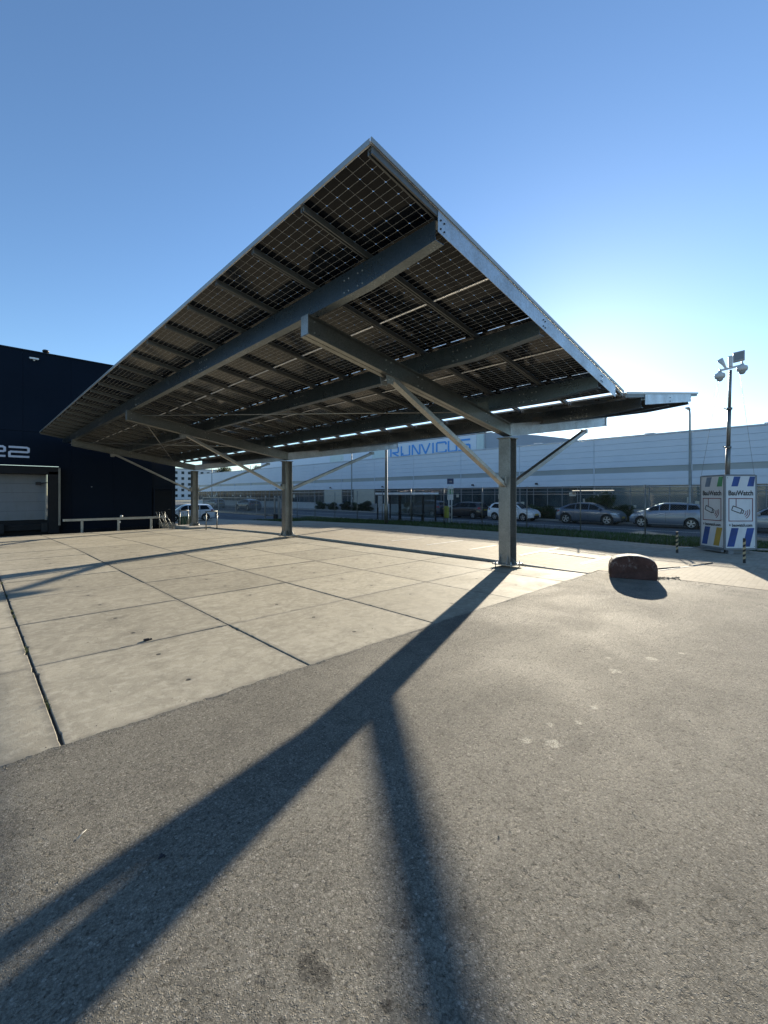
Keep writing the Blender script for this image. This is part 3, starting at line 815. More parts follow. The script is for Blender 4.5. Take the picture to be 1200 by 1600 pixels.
# ---------------------------------------------------------------- dark warehouse at left
YW = 28.5
def dep(x, y): return .695*x+.719*y
wh = thing('warehouse', 'dark navy clad warehouse with dock number 22 behind the left end of the canopy', 'warehouse', (9.4, YW, -.4))
m = MB()
ex = [-26+2.0*i for i in range(18)]
ZW = 9.05
for a, b in zip(ex[:-1], ex[1:]):
    bb = min(b, 9.4)
    for z0, z1 in ((-.2, 4.93), (4.945, ZW)):
        if z0 < 0:
            segs = [(a, bb, z0, z1)]
            if bb > -.9+0.0 and a < 3.5:   # opening for the dock
                segs = [(a, bb, 3.2, z1)]
                if a < -.9: segs.append((a, -.9, z0, 3.2-.0))
                if bb > 3.5: segs.append((3.5, bb, z0, 3.2-.0))
            for q in segs:
                if q[1]-q[0] > .01: m.box(q[0]+.004, q[1]-.004, YW, YW+.12, q[2], q[3])
        else: m.box(a+.004, bb-.004, YW, YW+.12, z0, z1)
m.build('wall', 'navy_cladding', wh)
m = MB(); m.box(-26, 3.49 if False else -.92, YW+.12, YW+.5, -.7, ZW-.1); m.box(3.52, 9.38, YW+.12, YW+.5, -.7, ZW-.1); m.box(-.92, 3.52, YW+.12, YW+.5, 3.22, ZW-.1)
m.box(9.0, 9.398, YW+.5, YW+35, -.7, ZW-.1); m.box(-26, 9.0, YW+.5, YW+35, ZW-.5, ZW-.15)
m.build('shell', 'navy_trim', wh)
m = MB(); m.box(-26, -.92, YW-.02, YW-.001, -.75, -.19); m.box(3.52, 9.4, YW-.02, YW-.001, -.75, -.19); m.build('plinth', 'navy_door', wh)
m = MB(); m.box(-26, 9.45, YW-.04, YW+.2, ZW+.001, ZW+.07); m.build('roof_coping', 'navy_trim', wh)
# dock shelter
ds = thing('tmp', '', ''); bpy.data.objects.remove(ds)
m = MB(); m.box(2.98, 3.44, YW-.5, YW-.001, -.3, 2.9); m.box(-.8, 3.44, YW-.5, YW-.001, 2.75, 3.15); m.box(-.8, -.5, YW-.5, YW-.001, -.3, 2.75)
sh = m.build('dock_shelter', 'dock_black', wh, .01)
m = MB(); m.box(-.5, 2.95, YW+.26, YW+.3, .3, 2.9); m.build('door_backing', 'dock_black', wh)
m = MB(); m.box(3.38, 3.47, YW-.56, YW-.501, .1, 3.1); m.box(3.441, 3.47, YW-.5, YW-.1, .1, 3.1)
m.build('edge_strip', 'galvanised_dark', sh)
m = MB(); m.box(-.8, 3.37, YW-.53, YW-.501, 3.10, 3.14); m.build('edge_strip', 'navy_trim', sh)
m = MB()
for k in range(5): m.box(-.5, 2.95, YW+.2, YW+.25, .40+k*.47, .40+k*.47+.462)
dd = m.build('dock_door', 'dock_door_white', wh)
m = MB(); m.box(2.9, 2.975, YW+.1, YW+.24, .38, 2.8); m.build('door_track', 'galvanised', dd)
m = MB(); m.box(2.5, 2.72, YW-.04, YW+.05, 2.2, 2.36); m.tube([(2.72, YW, 2.3), (2.98, YW, 2.33)], .02, 6); m.build('dock_light', 'mark_black', dd)
m = MB(); m.box(-.9, 3.5, YW+.05, YW+.9, -.7, .36); m.box(-.5, 2.9, YW-.3, YW+.04, -.1, .2)
m.build('dock_leveller', 'dock_black', wh)
m = MB(); m.box(1.0, 1.25, YW-.45, YW-.31, -.2, .25); m.box(2.7, 2.95, YW-.45, YW-.31, -.2, .25); m.build('dock_bumper', 'black_rubber', wh)
# numerals 22, drawn as thick bars with chamfered corners
def strokes2d(paths, t):
    out = []
    for path in paths:
        for (a, b) in zip(path[:-1], path[1:]):
            a = Vector(a); b = Vector(b); d = (b-a).normalized(); n = Vector((-d.y, d.x))*t/2; e = d*t*.32
            out.append([a-e-n, b+e-n, b+e+n, a-e+n])
    return out
m = MB()
for k, xo in enumerate((1.42, .50)):
    w, h, t = .74, .47, .098
    P = [(0, h), (w*.9, h), (w, h*.9), (w, h*.56), (w*.92, h*.5), (w*.08, h*.5), (0, h*.42), (0, 0), (w, 0)]
    P = [(0, h), (w*.06, h)]+P[1:]
    for i, q in enumerate(strokes2d([P], t)):
        z = 3.63; yy = YW-.012-.0006*i-.01*k*.0
        m.prism([(xo+v.x+.06, yy, z+v.y) for v in q], (0, -.012, 0))
m.build('dock_number', 'number_white', wh)
m = MB(); m.box(2.25, 2.62, YW-.16, YW-.02, 8.66, 8.74); m.box(2.4, 2.48, YW-.021, YW-.001, 8.6, 8.78); m.build('wall_lamp', 'shelter_roof', wh)
m = MB(); m.tube([(2.95, YW+.3, ZW), (2.95, YW+.3, ZW+.18)], .09, 10); m.lathe((2.95, YW+.3, ZW+.18), [(.0, .14), (.12, .12), (.16, .06), (.14, 0), (.07, 0)], 10); m.build('roof_vent', 'mark_black', wh)
m = MB(); m.box(8.16, 9.1, YW-.03, YW-.001, -.25, 1.97); dr = m.build('door', 'navy_door', wh, .005)
m = MB()
for q in ((8.08, 8.155, -.25, 2.13), (9.105, 9.18, -.25, 2.13), (8.156, 9.104, 2.055, 2.13)): m.box(q[0], q[1], YW-.045, YW-.001, q[2], q[3])
m.build('door_frame', 'navy_trim', dr)
m = MB(); m.tube([(9.0, YW-.031, .8), (9.0, YW-.08, .8), (8.88, YW-.08, .8)], .012, 6); m.build('handle', 'galvanised', dr)
m = MB(); m.box(4.9, 4.96, YW-.05, YW-.001, 2.15, 2.12); m.build('wall_sensor', 'device_grey', wh)

# guard rail before the warehouse
gr = thing('guard_rail', 'low galvanised steel guard rail on three posts in front of the dark warehouse wall', 'guard rail', (5.5, 27.35, g(5.5, 27.35)))
def onwall(px, y):  # ground x for a picture column at row y
    a = (px-600)/FPX; return y*(.719*a+.695)/(-.695*a+.719)
gz = g(5, 27.35)
xa, xb = onwall(98, 27.35), onwall(259, 27.35)
m = MB(); m.box(xa, xb, 27.28, 27.42, gz+.62, gz+.75); m.build('beam', 'galvanised', gr, .01)
for px in (128, 185, 236):
    x = onwall(px, 27.35); m = MB(); m.box(x-.055, x+.055, 27.30, 27.40, gz-.1, gz+.619); m.box(x-.12, x+.12, 27.25, 27.45, gz-.01, gz+.012); m.build('post', 'galvanised', gr, .006)
x = onwall(190, 27.3); m = MB(); m.lathe((x, 27.33, gz+.76), [(0, 0), (.07, .0), (.08, .05), (.05, .11), (0, .12)], 10); m.box(x-.12, x-.05, 27.28, 27.34, gz+.44, gz+.55)
tag(m.build('work_glove', 'camera_white'), 'small white cap lying on the guard rail before the warehouse', 'cap')
bpy.data.objects['work_glove'].name = 'white_cap'
# steps with handrails by the door
st = thing('entry_steps', 'small steel steps with slanting tube handrails before the warehouse door', 'steps', (8.4, 27.3, g(8.4, 27.3)))
gz = g(8.4, 27.4)
m = MB()
for k in range(3): m.box(8.3, 9.15, 27.55+k*.3, 27.83+k*.3, gz+.0+k*.1, gz+.1+k*.1)
m.build('tread', 'galvanised_dark', st)
for x in (7.95, 8.25):
    m = MB(); m.tube([(x, 26.9, gz), (x, 26.95, gz+1.0), (x, 27.6, gz+1.0)], .02, 8); m.tube([(x, 27.6, gz+1.0), (x+.45, 27.6, gz+.0)], .02, 8); m.tube([(x, 26.95, gz+.95), (x+.5, 26.95, gz)], .02, 8)
    m.build('handrail', 'galvanised_dark', st)
m = MB()
for x in (9.35, 9.75): m.tube([(x, 27.2, gz-.05), (x, 27.2, gz+.95), (x+.3, 27.2, gz+.02)], .02, 8)
m.build('handrail', 'galvanised_dark', st)
# tube barriers near the far column
def ghoop(px0, px1, yw, h, label, grp='tube barriers by the far column'):
    x0, x1 = onwall(px0, yw), onwall(px1, yw)
    t = thing('tube_barrier', label, 'barrier', ((x0+x1)/2, yw, g(x0, yw)), 0, grp)
    for x in (x0, x1):
        m = MB(); m.tube([(x, yw, g(x, yw)-.05), (x, yw, g(x, yw)+h)], .03, 8); m.build('post', 'galvanised_dark', t)
    m = MB(); m.tube([(x0-.03, yw, g(x0, yw)+h), (x1+.03, yw, g(x0, yw)+h)], .03, 8); m.build('top_rail', 'galvanised_dark', t)
ghoop(322, 339, 22.6, .95, 'waist high tube barrier with two posts, right of the farthest canopy column')
ghoop(281, 294, 26.2, 1.0, 'waist high tube barrier left of the farthest canopy column, before the white car')
m = MB(); x = onwall(290, 29.5); m.box(x-.35, x+.35, 29.3, 29.9, g(x, 29.5), g(x, 29.5)+.62); m.box(x-.37, x+.37, 29.28, 29.92, g(x, 29.5)+.621, g(x, 29.5)+.68)
tag(m.build('grit_bin', 'bin_green', None, .02), 'low dark green bin standing before the white car at the warehouse corner', 'bin')

# ---------------------------------------------------------------- big pale hall across the street
HX = 34.8; HT = 5.93; HB = 2.37
hall = thing('logistics_hall', 'long pale blue grey hall across the street with high sign wall and ribbon windows', 'industrial hall', (HX, 30, -.36))
BAY = 6.25; U0 = 12.63-4*BAY; NB = 17
UE = U0+NB*BAY
def hp(y): return y
m = MB()
rows = [(HB, 2.835), (2.845, 3.31)]+[(3.72+k*.442, 3.72+k*.442+.432) for k in range(5)]
for i in range(NB):
    for z0, z1 in rows: m.box(HX, HX+.12, U0+i*BAY+.012, U0+(i+1)*BAY-.012, z0, z1)
m.build('wall_panels', 'hall_panel', hall, .004)
m = MB(); m.box(HX+.05, HX+.11, U0, UE, 3.25, 3.78); m.build('band', 'hall_band', hall)
m = MB()
for i in range(NB+1): m.box(HX-.03, HX+.045, U0+i*BAY-.05, U0+i*BAY+.05, 3.315, 3.715); m.build('band_mullion', 'hall_trim', hall); m = MB()
m = MB(); m.box(HX+.125, HX+.3, U0, UE, HB, HT-.05); m.box(HX+.3, HX+40, U0, U0+.2, -.4, HT-.1); m.box(HX+.3, HX+11.8, U0+.2, UE, HT-.4, HT-.12)
m.build('inner_wall', 'hall_grey', hall)
m = MB(); m.box(HX-.05, HX+.35, U0-.02, UE+.02, HT+.0, HT+.09); m.build('roof_coping', 'hall_trim', hall)
m = MB()
for y in (2.5, 9.1, 17.7, 29): m.box(HX+1.0, HX+1.4, y-.2, y+.2, HT-.12, HT+.22); m.box(HX+.9, HX+1.5, y-.3, y+.3, HT+.221, HT+.28)
m.build('roof_vent', 'hall_trim', hall)
# windows
kinds = {5: 'office', 6: 'office', 7: 'mixed', 8: 'beige', 9: 'beige', 10: 'office', 4: 'office', 3: 'curtain', 2: 'curtain', 1: 'office', 0: 'office'}
m = MB(); m.box(HX+.02, HX+.3, U0, UE, -.6, .55); m.build('plinth', 'plinth', hall)
m = MB(); m.box(HX-.02, HX+.125, U0, UE, .551, .61); m.build('window_sill', 'hall_trim', hall)
m = MB(); m.box(HX+3, HX+3.1, U0+.3, UE, -.3, 2.5); m.box(HX+.3, HX+3, U0+.3, UE, .0, .1); m.build('interior_wall', 'plinth', hall)
for i in range(NB):
    a = U0+i*BAY; k = kinds.get(i, 'office')
    m = MB()
    if k == 'beige':
        m.box(HX+.06, HX+.12, a+.1, a+BAY*.62, .62, HB-.002)
        m.build('wall_infill', 'beige_wall', hall); m = MB(); m.box(HX+.08, HX+.1, a+BAY*.66, a+BAY-.06, .66, HB-.05)
        ga = a+BAY*.64
    else: m.box(HX+.08, HX+.1, a+.06, a+BAY-.06, .66, HB-.05); ga = a
    w = m.build('window', 'office_glass' if k != 'curtain' else 'curtain_glass', hall)
    m = MB(); nn = 5 if k != 'beige' else 2
    for q in range(nn+1):
        y = ga+.04+(a+BAY-.08-ga)*q/nn; m.box(HX+.055, HX+.125, y-.03, y+.03, .615, HB-.003)
    m.box(HX+.05, HX+.0795, ga+.03, a+BAY-.03, 1.93, 1.985)
    m.build('window_frame', 'window_frame_grey', w)
rr = random.Random(4)
for i in range(46):
    y = U0+rr.random()*(UE-U0); z = rr.uniform(.7, 1.7); w = rr.uniform(.15, .6); hh = rr.uniform(.12, .5); m = MB(); m.box(HX+.068, HX+.078, y, y+w, z, z+hh); m.build('blind', 'beige_wall', hall)
m = MB()
for y in (11.2, ): m.box(HX+.03, HX+.05, y, y+3.1, 2.02, 2.045)
m.box(HX+.04, HX+.05, 1.0, 1.9, 1.55, 1.6)
m.build('lit_tube_lamp', 'lit_tube', hall)
m = MB()
for y in (23.6, 17.2, 36, 46, 60): m.tube([(HX-.001, y, 2.55), (HX-.22, y, 2.6)], .03, 6); m.box(HX-.34, HX-.18, y-.09, y+.09, 2.55, 2.7); m.build('wall_camera', 'mark_black', hall); m = MB()
# upper storey carrying the name
UX = 48.0; UT = 9.85
m = MB()
for y0, y1 in ((32.2, 48.8),): m.box(UX, UX+.2, y0, y1, HT-.6, UT)
m.box(UX, UX+.2, 52.5, 60, HT-.6, UT); m.box(UX, UX+.2, 64, 90, HT-.6, UT-.0)
m.build('sign_wall', 'hall_upper', hall)
m = MB()
for y0, y1 in ((31.1, 32.19), (48.81, 52.49), (60.01, 63.99)):
    n = int((y1-y0)/.5); m = MB(); m.box(UX+.05, UX+.15, y0, y1, HT-.6, UT-.05)
    for q in range(n): m.box(UX+.03, UX+.0495, y0+(y1-y0)*q/n+.015, y0+(y1-y0)*(q+.12)/n+.015, HT-.6, UT-.05)
    m.build('light_strip', 'polycarbonate', hall)
m = MB(); m.box(UX-.05, UX+.3, 31.0, 90, UT+.001, UT+.12); m.box(UX+.21, UX+30, 31.0, 90, HT-.6, UT-.02); m.build('upper_block', 'hall_trim', hall)
m = MB()
m.prism([(UX+.3, 30.95, HT-.7), (UX+.3, 30.95, UT-.05), (UX+.3, 24.0, 8.75), (UX+.3, 20.8, 8.1), (UX+.3, 18.2, 7.45), (UX+.3, 17.5, HT-.7)], (25, 0, 0))
m.build('side_roof', 'hall_grey', hall)
# name: RIJNVICUS in thin squared capitals. y falls towards the right of the word
w = 1.0
LET = {'R': [[(0, 0), (0, 1), (.9, 1), (1, .9), (1, .5), (.9, .42), (.25, .42), (1, 0)]], 'I': [[(.5, 0), (.5, 1)]],
 'J': [[(1, 1), (1, .1), (.9, 0), (.1, 0), (0, .1), (0, .25)]], 'N': [[(0, 0), (0, 1), (.12, 1), (.88, 0), (1, 0), (1, 1)]], 'V': [[(0, 1), (.5, 0), (1, 1)]],
 'C': [[(1, .8), (1, .9), (.9, 1), (.1, 1), (0, .9), (0, .1), (.1, 0), (.9, 0), (1, .1), (1, .2)]], 'U': [[(0, 1), (0, .1), (.1, 0), (.9, 0), (1, .1), (1, 1)]],
 'S': [[(1, 1), (.1, 1), (0, .9), (0, .6), (.1, .52), (.9, .52), (1, .44), (1, .1), (.9, 0), (0, 0)]]}
word = 'RIJNVICUS'
# measured spans in the picture for each letter (left, right)
spans = [(611, 622.5), (626.5, 628), (629.5, 640), (644.5, 656), (659, 671.5), (676, 677.5), (682.5, 697), (701, 713.5), (717, 734)]
def uy(px): a = (px-600)/FPX; return UX*(-.695*a+.719)/(.719*a+.695)
sl = None
for ch, (pa, pb) in zip(word, spans):
    ya, yb = uy(pa), uy(pb); H = 1.40
    m = MB()
    for i, q in enumerate(strokes2d([[(x*(ya-yb), z*H) for x, z in pth] for pth in LET[ch]], .24)):
        m.prism([(UX-.06-.0006*i, ya-v.x, 7.68+v.y) for v in q], (.055, 0, 0))
    m.build('sign_letter', 'sign_blue', hall)

# apartments far left, distant trees
ap = thing('apartment_block', 'pale grey apartment block with rows of small dark windows beyond the warehouse corner', 'apartments', (76, 220, -.7))
ax_, ay_ = 76, 220
m = MB(); m.box(52, 100, 220, 236, -.7, 14.2); m.build('wall', 'render_white', ap)
for fl in range(5):
    for k in range(15):
        x = 53.2+k*3.1; m = MB(); m.box(x, x+1.3, 219.9, 219.98, .6+fl*2.8, 1.9+fl*2.8); wn = m.build('window', 'office_glass', ap)
m = MB(); m.box(51.8, 100.2, 219.8, 236.2, 14.21, 14.6); m.build('roof', 'hall_grey', ap)

def crown(name, mat, cx, cy, cz, rx, ry, rz, n, leaf, parent, clumps=9, seed=1):
    rr = random.Random(seed); m = MB(); cl = []
    for _ in range(clumps):
        t = rr.uniform(0, 6.28); ph = rr.uniform(-1, 1); q = rr.uniform(.25, .8)
        cl.append((cx+rx*q*math.cos(t)*math.sqrt(1-ph*ph), cy+ry*q*math.sin(t)*math.sqrt(1-ph*ph), cz+rz*q*ph, rr.uniform(.28, .5)))
    for _ in range(n):
        a, b, c, s = rr.choice(cl); d = Vector((rr.gauss(0, 1), rr.gauss(0, 1), rr.gauss(0, 1))).normalized()*(rr.random()**.35)
        p = Vector((a+d.x*rx*s, b+d.y*ry*s, c+d.z*rz*s)); u = Vector((rr.gauss(0, 1), rr.gauss(0, 1), rr.gauss(0, 1))).normalized(); v = u.orthogonal().normalized()
        l = leaf*rr.uniform(.6, 1.4); m.poly([p-u*l, p+v*l*.45, p+u*l, p-v*l*.45])
    return m.build(name, mat, parent, 0, False)
for i, (px, D, z, r) in enumerate(((352, 190, 13.3, 4.2), (392, 175, 13.6, 5.0), (425, 165, 12.9, 4.4), (470, 160, 12.6, 3.5))):
    a = (px-600)/FPX; x = D*(.719*a+.695); y = D*(-.695*a+.719)
    t = thing('tree', ('round broadleaf tree showing above the hall roof, leftmost of four', 'widest broadleaf tree showing above the hall roof, second of four from the left', 'broadleaf tree above the hall roof, third of four from the left', 'smallest broadleaf tree above the hall roof, rightmost of four')[i], 'tree', (x, y, -.7), 0, 'trees beyond the hall')
    m = MB(); m.tube([(x, y, -.7), (x+.2, y, 5), (x, y+.3, z)], [.4, .3, .1], 8)
    for k in range(5): aa = k*1.3; m.tube([(x, y, 6+k*.6), (x+math.cos(aa)*r*.6, y+math.sin(aa)*r*.6, 8.5+k*.6)], [.16, .05], 6)
    m.build('trunk', 'bark', t)
    crown('crown', 'leaf_dark', x, y, z-r*.75, r*1.3, r*1.3, r, 3800, .33, t, 14, i+3)

# shrubs along the hall
sh0 = thing('shrub', '', 'shrub', (34.05, 0, -.25), 0, 'shrubs along the hall wall')
m = MB()
for k in range(7): aa = k*.9; m.tube([(34.05, 0, -.25), (34.05+.3*math.cos(aa), .6*math.sin(aa), .45)], [.02, .008], 5)
m.build('stem', 'bark', sh0); crown('foliage', 'leaf_dark', 34.05, 0, .25, .75, 1.25, .62, 2600, .075, sh0, 12, 5)
spots = []
for px, sc in ((541, 1.0), (556, .9), (572, 1.1), (640, 1.0), (740, .9), (836, 1.0), (851, .95), (863, .8), (938, 1.9), (952, 1.0), (968, 1.1), (980, .8), (1100, 1.0), (500, 1.0), (520, .9)):
    a = (px-600)/FPX; spots.append((34.05*(-.695*a+.719)/(.719*a+.695), sc, px))
desc = ['behind the bus shelter, left end', 'left of the bus shelter lamp post', 'right behind the lamp post by the shelter', 'between the shelter posts and the black cars', 'right of the darker black hatchback',
 'nearest the bonnet of the white hatchback', 'midway from the white hatchback to the grey blue car', 'just left of the grey blue car', 'tallest of all, behind the bonnet of the grey blue car', 'low, right of the tall shrub',
 'between the grey blue car and the silver car', 'just left of the silver car', 'behind the security tower', 'right of the middle canopy column', 'second right of the middle canopy column']
for i, ((y, sc, px), ds) in enumerate(zip(spots, desc)):
    o = sh0 if i == 0 else copy_tree(sh0)
    o.location = (34.05, y, -.25); o.scale = (1, 1*min(sc, 1.2), sc); o.rotation_euler.z = 0 if i % 2 else math.pi
    o['label'] = 'shrub by the hall wall, '+ds
# ---------------------------------------------------------------- fence and gate
FX = 20.0; FP0 = 5.25-6*2.6; NF = 18
fn = thing('chain_link_fence', 'galvanised chain link fence with thin posts along the grass verge', 'fence', (FX, 12, 0))
for k in range(NF):
    y = FP0+k*2.6; m = MB(); z = g(FX, y); m.tube([(FX, y, z-.1), (FX, y, z+2.08)], .026, 8); m.lathe((FX, y, z+2.08), [(.03, 0), (.03, .015), (0, .03)], 8); m.build('post', 'galvanised_dark', fn)
y0, y1 = FP0, FP0+(NF-1)*2.6
m = MB(); k = 0
for zr_ in (2.02, 1.72):
    m.tube([(FX+.03, y0, zr_), (FX+.03, 16, zr_), (FX+.03, y1, zr_-.15)], .017 if zr_ > 2 else .010, 6)
m.build('top_rail', 'galvanised', fn)
m = MB(); sp = .085; H = 1.95; r = .0014
y = y0-H
while y < y1:
    for sgn in (1, -1):
        if sgn == 1: a, b = (y, 0.0), (y+H, H)
        else: a, b = (y, H), (y+H, 0.0)
        # clip to the fence length
        (ya, za), (yb, zb) = a, b
        if ya < y0: t = (y0-ya)/(yb-ya); ya, za = y0, za+(zb-za)*t
        if yb > y1: t = (y1-ya)/(yb-ya); yb, zb = y1, za+(zb-za)*t
        if yb-ya > .05:
            ym = (ya+yb)/2; e = gy(ym)
            x = FX-.03+sgn*.003
            b0 = len(m.v)
            m.v += [(x, ya, za-r*1.4+e+.05), (x, yb, zb-r*1.4+e+.05), (x, yb, zb+r*1.4+e+.05), (x, ya, za+r*1.4+e+.05), (x+r*2, ya, za+e+.05), (x+r*2, yb, zb+e+.05)]
            m.face((b0, b0+1, b0+2, b0+3)); m.face((b0, b0+1, b0+5, b0+4)); m.face((b0+3, b0+2, b0+5, b0+4))
    y += sp
m.build('wire_mesh', 'galvanised_dark', fn, 0, False)
gt = thing('sliding_gate', 'long galvanised sliding gate of upright bars beyond the middle column', 'gate', (FX, 42, -.4))
gy0, gy1, gb, gtp = 34.05, 51.5, -.26, 1.42
m = MB(); m.box(FX-.08, FX+.08, gy0, gy1, gb, gb+.16); m.box(FX-.04, FX+.04, gy0, gy1, gtp-.07, gtp)
for k in range(5): y = gy0+(gy1-gy0)*k/4; m.box(FX-.035, FX+.035, y-.04, y+.04, gb+.161, gtp-.071)
m.build('gate_frame', 'galvanised', gt)
m = MB()
y = gy0+.12
while y < gy1: m.box(FX-.012, FX+.012, y, y+.022, gb+.161, gtp-.071); y += .12
m.build('gate_bars', 'galvanised_dark', gt)
for y in (34.0, 34.7, 36.4): m = MB(); m.box(FX-.2, FX-.1, y-.05, y+.05, -.5, 1.6); m.build('gate_post', 'galvanised', gt)
m = MB(); m.box(FX-.35, FX-.2, 34.1, 34.6, -.45, -.05); m.build('drive_motor', 'mark_black', gt)

# ---------------------------------------------------------------- lamps
def lamp(x, y, z, h, r, label, arm=1.0):
    t = thing('street_lamp', label, 'street lamp', (x, y, z), 0, 'street lamps')
    m = MB(); m.tube([(x, y, z), (x, y, z+1.2), (x, y, z+1.25), (x, y, z+h-.3), (x-.05, y, z+h-.1), (x-.2, y, z+h)], [r*1.25, r*1.25, r, r*.6, r*.5, r*.5], 10)
    p = m.build('pole', 'galvanised_dark', t)
    m = MB(); m.hexa([(x-.75, y-.13, z+h+.0), (x-.15, y-.07, z+h-.05), (x-.15, y+.07, z+h-.05), (x-.75, y+.13, z+h), (x-.75, y-.11, z+h+.07), (x-.15, y-.06, z+h+.05), (x-.15, y+.06, z+h+.05), (x-.75, y+.11, z+h+.07)])
    m.build('lamp_head', 'device_grey', t, .01)
def upos(px, x):
    a = (px-600)/FPX; return x*(-.695*a+.719)/(.719*a+.695)
lamp(33.6, upos(1078, 33.6), -.25, 7.45, .085, 'tall street lamp rising above the hall roof beside the security tower')
lamp(33.6, upos(549.5, 33.6), -.25, 7.9, .085, 'street lamp left of the bus shelter before the hall')
lamp(33.6, upos(331, 33.6), -.25, 7.9, .085, 'farthest street lamp, seen between the two left columns')
lamp(17.6, upos(603.5, 17.6), .0, 5.6, .095, 'thick lamp post on the verge by the left end of the bus shelter')

# ---------------------------------------------------------------- bus stop
bx0, bx1 = 23.5, 24.9
yA, yB = upos(593, 23.7), upos(664, 23.7)       # far-left and near-right ends
bs = thing('bus_shelter', 'glass bus shelter with thin black posts and flat white roof', 'bus shelter', (24.2, (yA+yB)/2, -.36))
zb = -.27; zt = 1.70
m = MB(); m.box(bx0-.15, bx1+.2, yB-.15, yA+.15, zt, zt+.15); m.build('roof', 'shelter_roof', bs, .02)
for i in range(5):
    y = yB+(yA-yB)*i/4
    m = MB(); m.box(bx1-.04, bx1+.04, y-.045, y+.045, zb, zt-.001); m.build('post', 'shelter_black', bs)
for y in (yB, (yA+yB)/2, yA): m = MB(); m.box(bx0-.04, bx0+.04, y-.045, y+.045, zb, zt-.001); m.build('post', 'shelter_black', bs)
for i in range(4):
    a = yB+(yA-yB)*i/4+.06; b = yB+(yA-yB)*(i+1)/4-.06; m = MB(); m.box(bx1-.005, bx1+.005, a, b, zb+.25, zt-.1); m.build('glass_panel', 'shelter_glass', bs)
for k, (a, b) in enumerate(((.02, .12), (.17, .25))):
    m = MB(); m.box(bx0-.06, bx0-.02, yA-(yA-yB)*b, yA-(yA-yB)*a, zb+.95, zb+1.9); m.build('poster_case', 'poster', bs)
m = MB(); m.box(bx1-.5, bx1-.15, yB+.8, yA-1.2, zb+.45, zb+.49); m.box(bx1-.35, bx1-.3, yB+1., yB+1.1, zb, zb+.449); m.box(bx1-.35, bx1-.3, yA-1.5, yA-1.4, zb, zb+.449); m.build('bench', 'shelter_black', bs)
ysn = upos(705, 23.7)
sg = thing('bus_stop_sign', 'bus stop pole with dark top plate above a green and white sign', 'bus stop sign', (23.6, ysn, -.3))
for d in (-.07, .07): m = MB(); m.tube([(23.6+d, ysn-d, -.32), (23.6+d, ysn-d, 2.35)], .035, 8); m.build('pole', 'stop_white', sg)
m = MB(); m.hexa([(23.47, ysn+.15, 1.35), (23.51, ysn+.18, 1.35), (23.78, ysn-.12, 1.35), (23.74, ysn-.15, 1.35), (23.47, ysn+.15, 2.25), (23.51, ysn+.18, 2.25), (23.78, ysn-.12, 2.25), (23.74, ysn-.15, 2.25)]); p = m.build('sign_panel', 'stop_white', sg)
def sgn_plate(z0, z1, e, mat):
    m = MB(); a = Vector((23.47, ysn+.15, 0)); b = Vector((23.74, ysn-.15, 0)); n = Vector((-.76, -.65, 0)).normalized()*.01; d = (b-a)
    p0 = a+d*e+n; p1 = b-d*e+n
    m.hexa([(p0.x, p0.y, z0), (p1.x, p1.y, z0), (p1.x+n.x, p1.y+n.y, z0), (p0.x+n.x, p0.y+n.y, z0), (p0.x, p0.y, z1), (p1.x, p1.y, z1), (p1.x+n.x, p1.y+n.y, z1), (p0.x+n.x, p0.y+n.y, z1)])
    return m.build('sign_field', mat, sg)
sgn_plate(1.75, 2.1, .05, 'stop_green'); sgn_plate(2.42, 2.8, -.05, 'stop_navy'); sgn_plate(2.55, 2.66, .25, 'stop_white')
ybn = upos(697.5, 23.4)
bn = thing('litter_bin', 'yellow green litter bin on two legs beside the bus stop sign', 'bin', (23.4, ybn, -.28))
m = MB(); m.box(23.28, 23.52, ybn-.16, ybn+.16, .12, .88); m.box(23.3, 23.5, ybn-.14, ybn+.14, .881, .93); m.build('bin_body', 'bin_yellow', bn, .03)
for d in (-.1, .1): m = MB(); m.box(23.38, 23.42, ybn+d-.03, ybn+d+.03, -.3, .119); m.build('leg', 'galvanised_dark', bn)

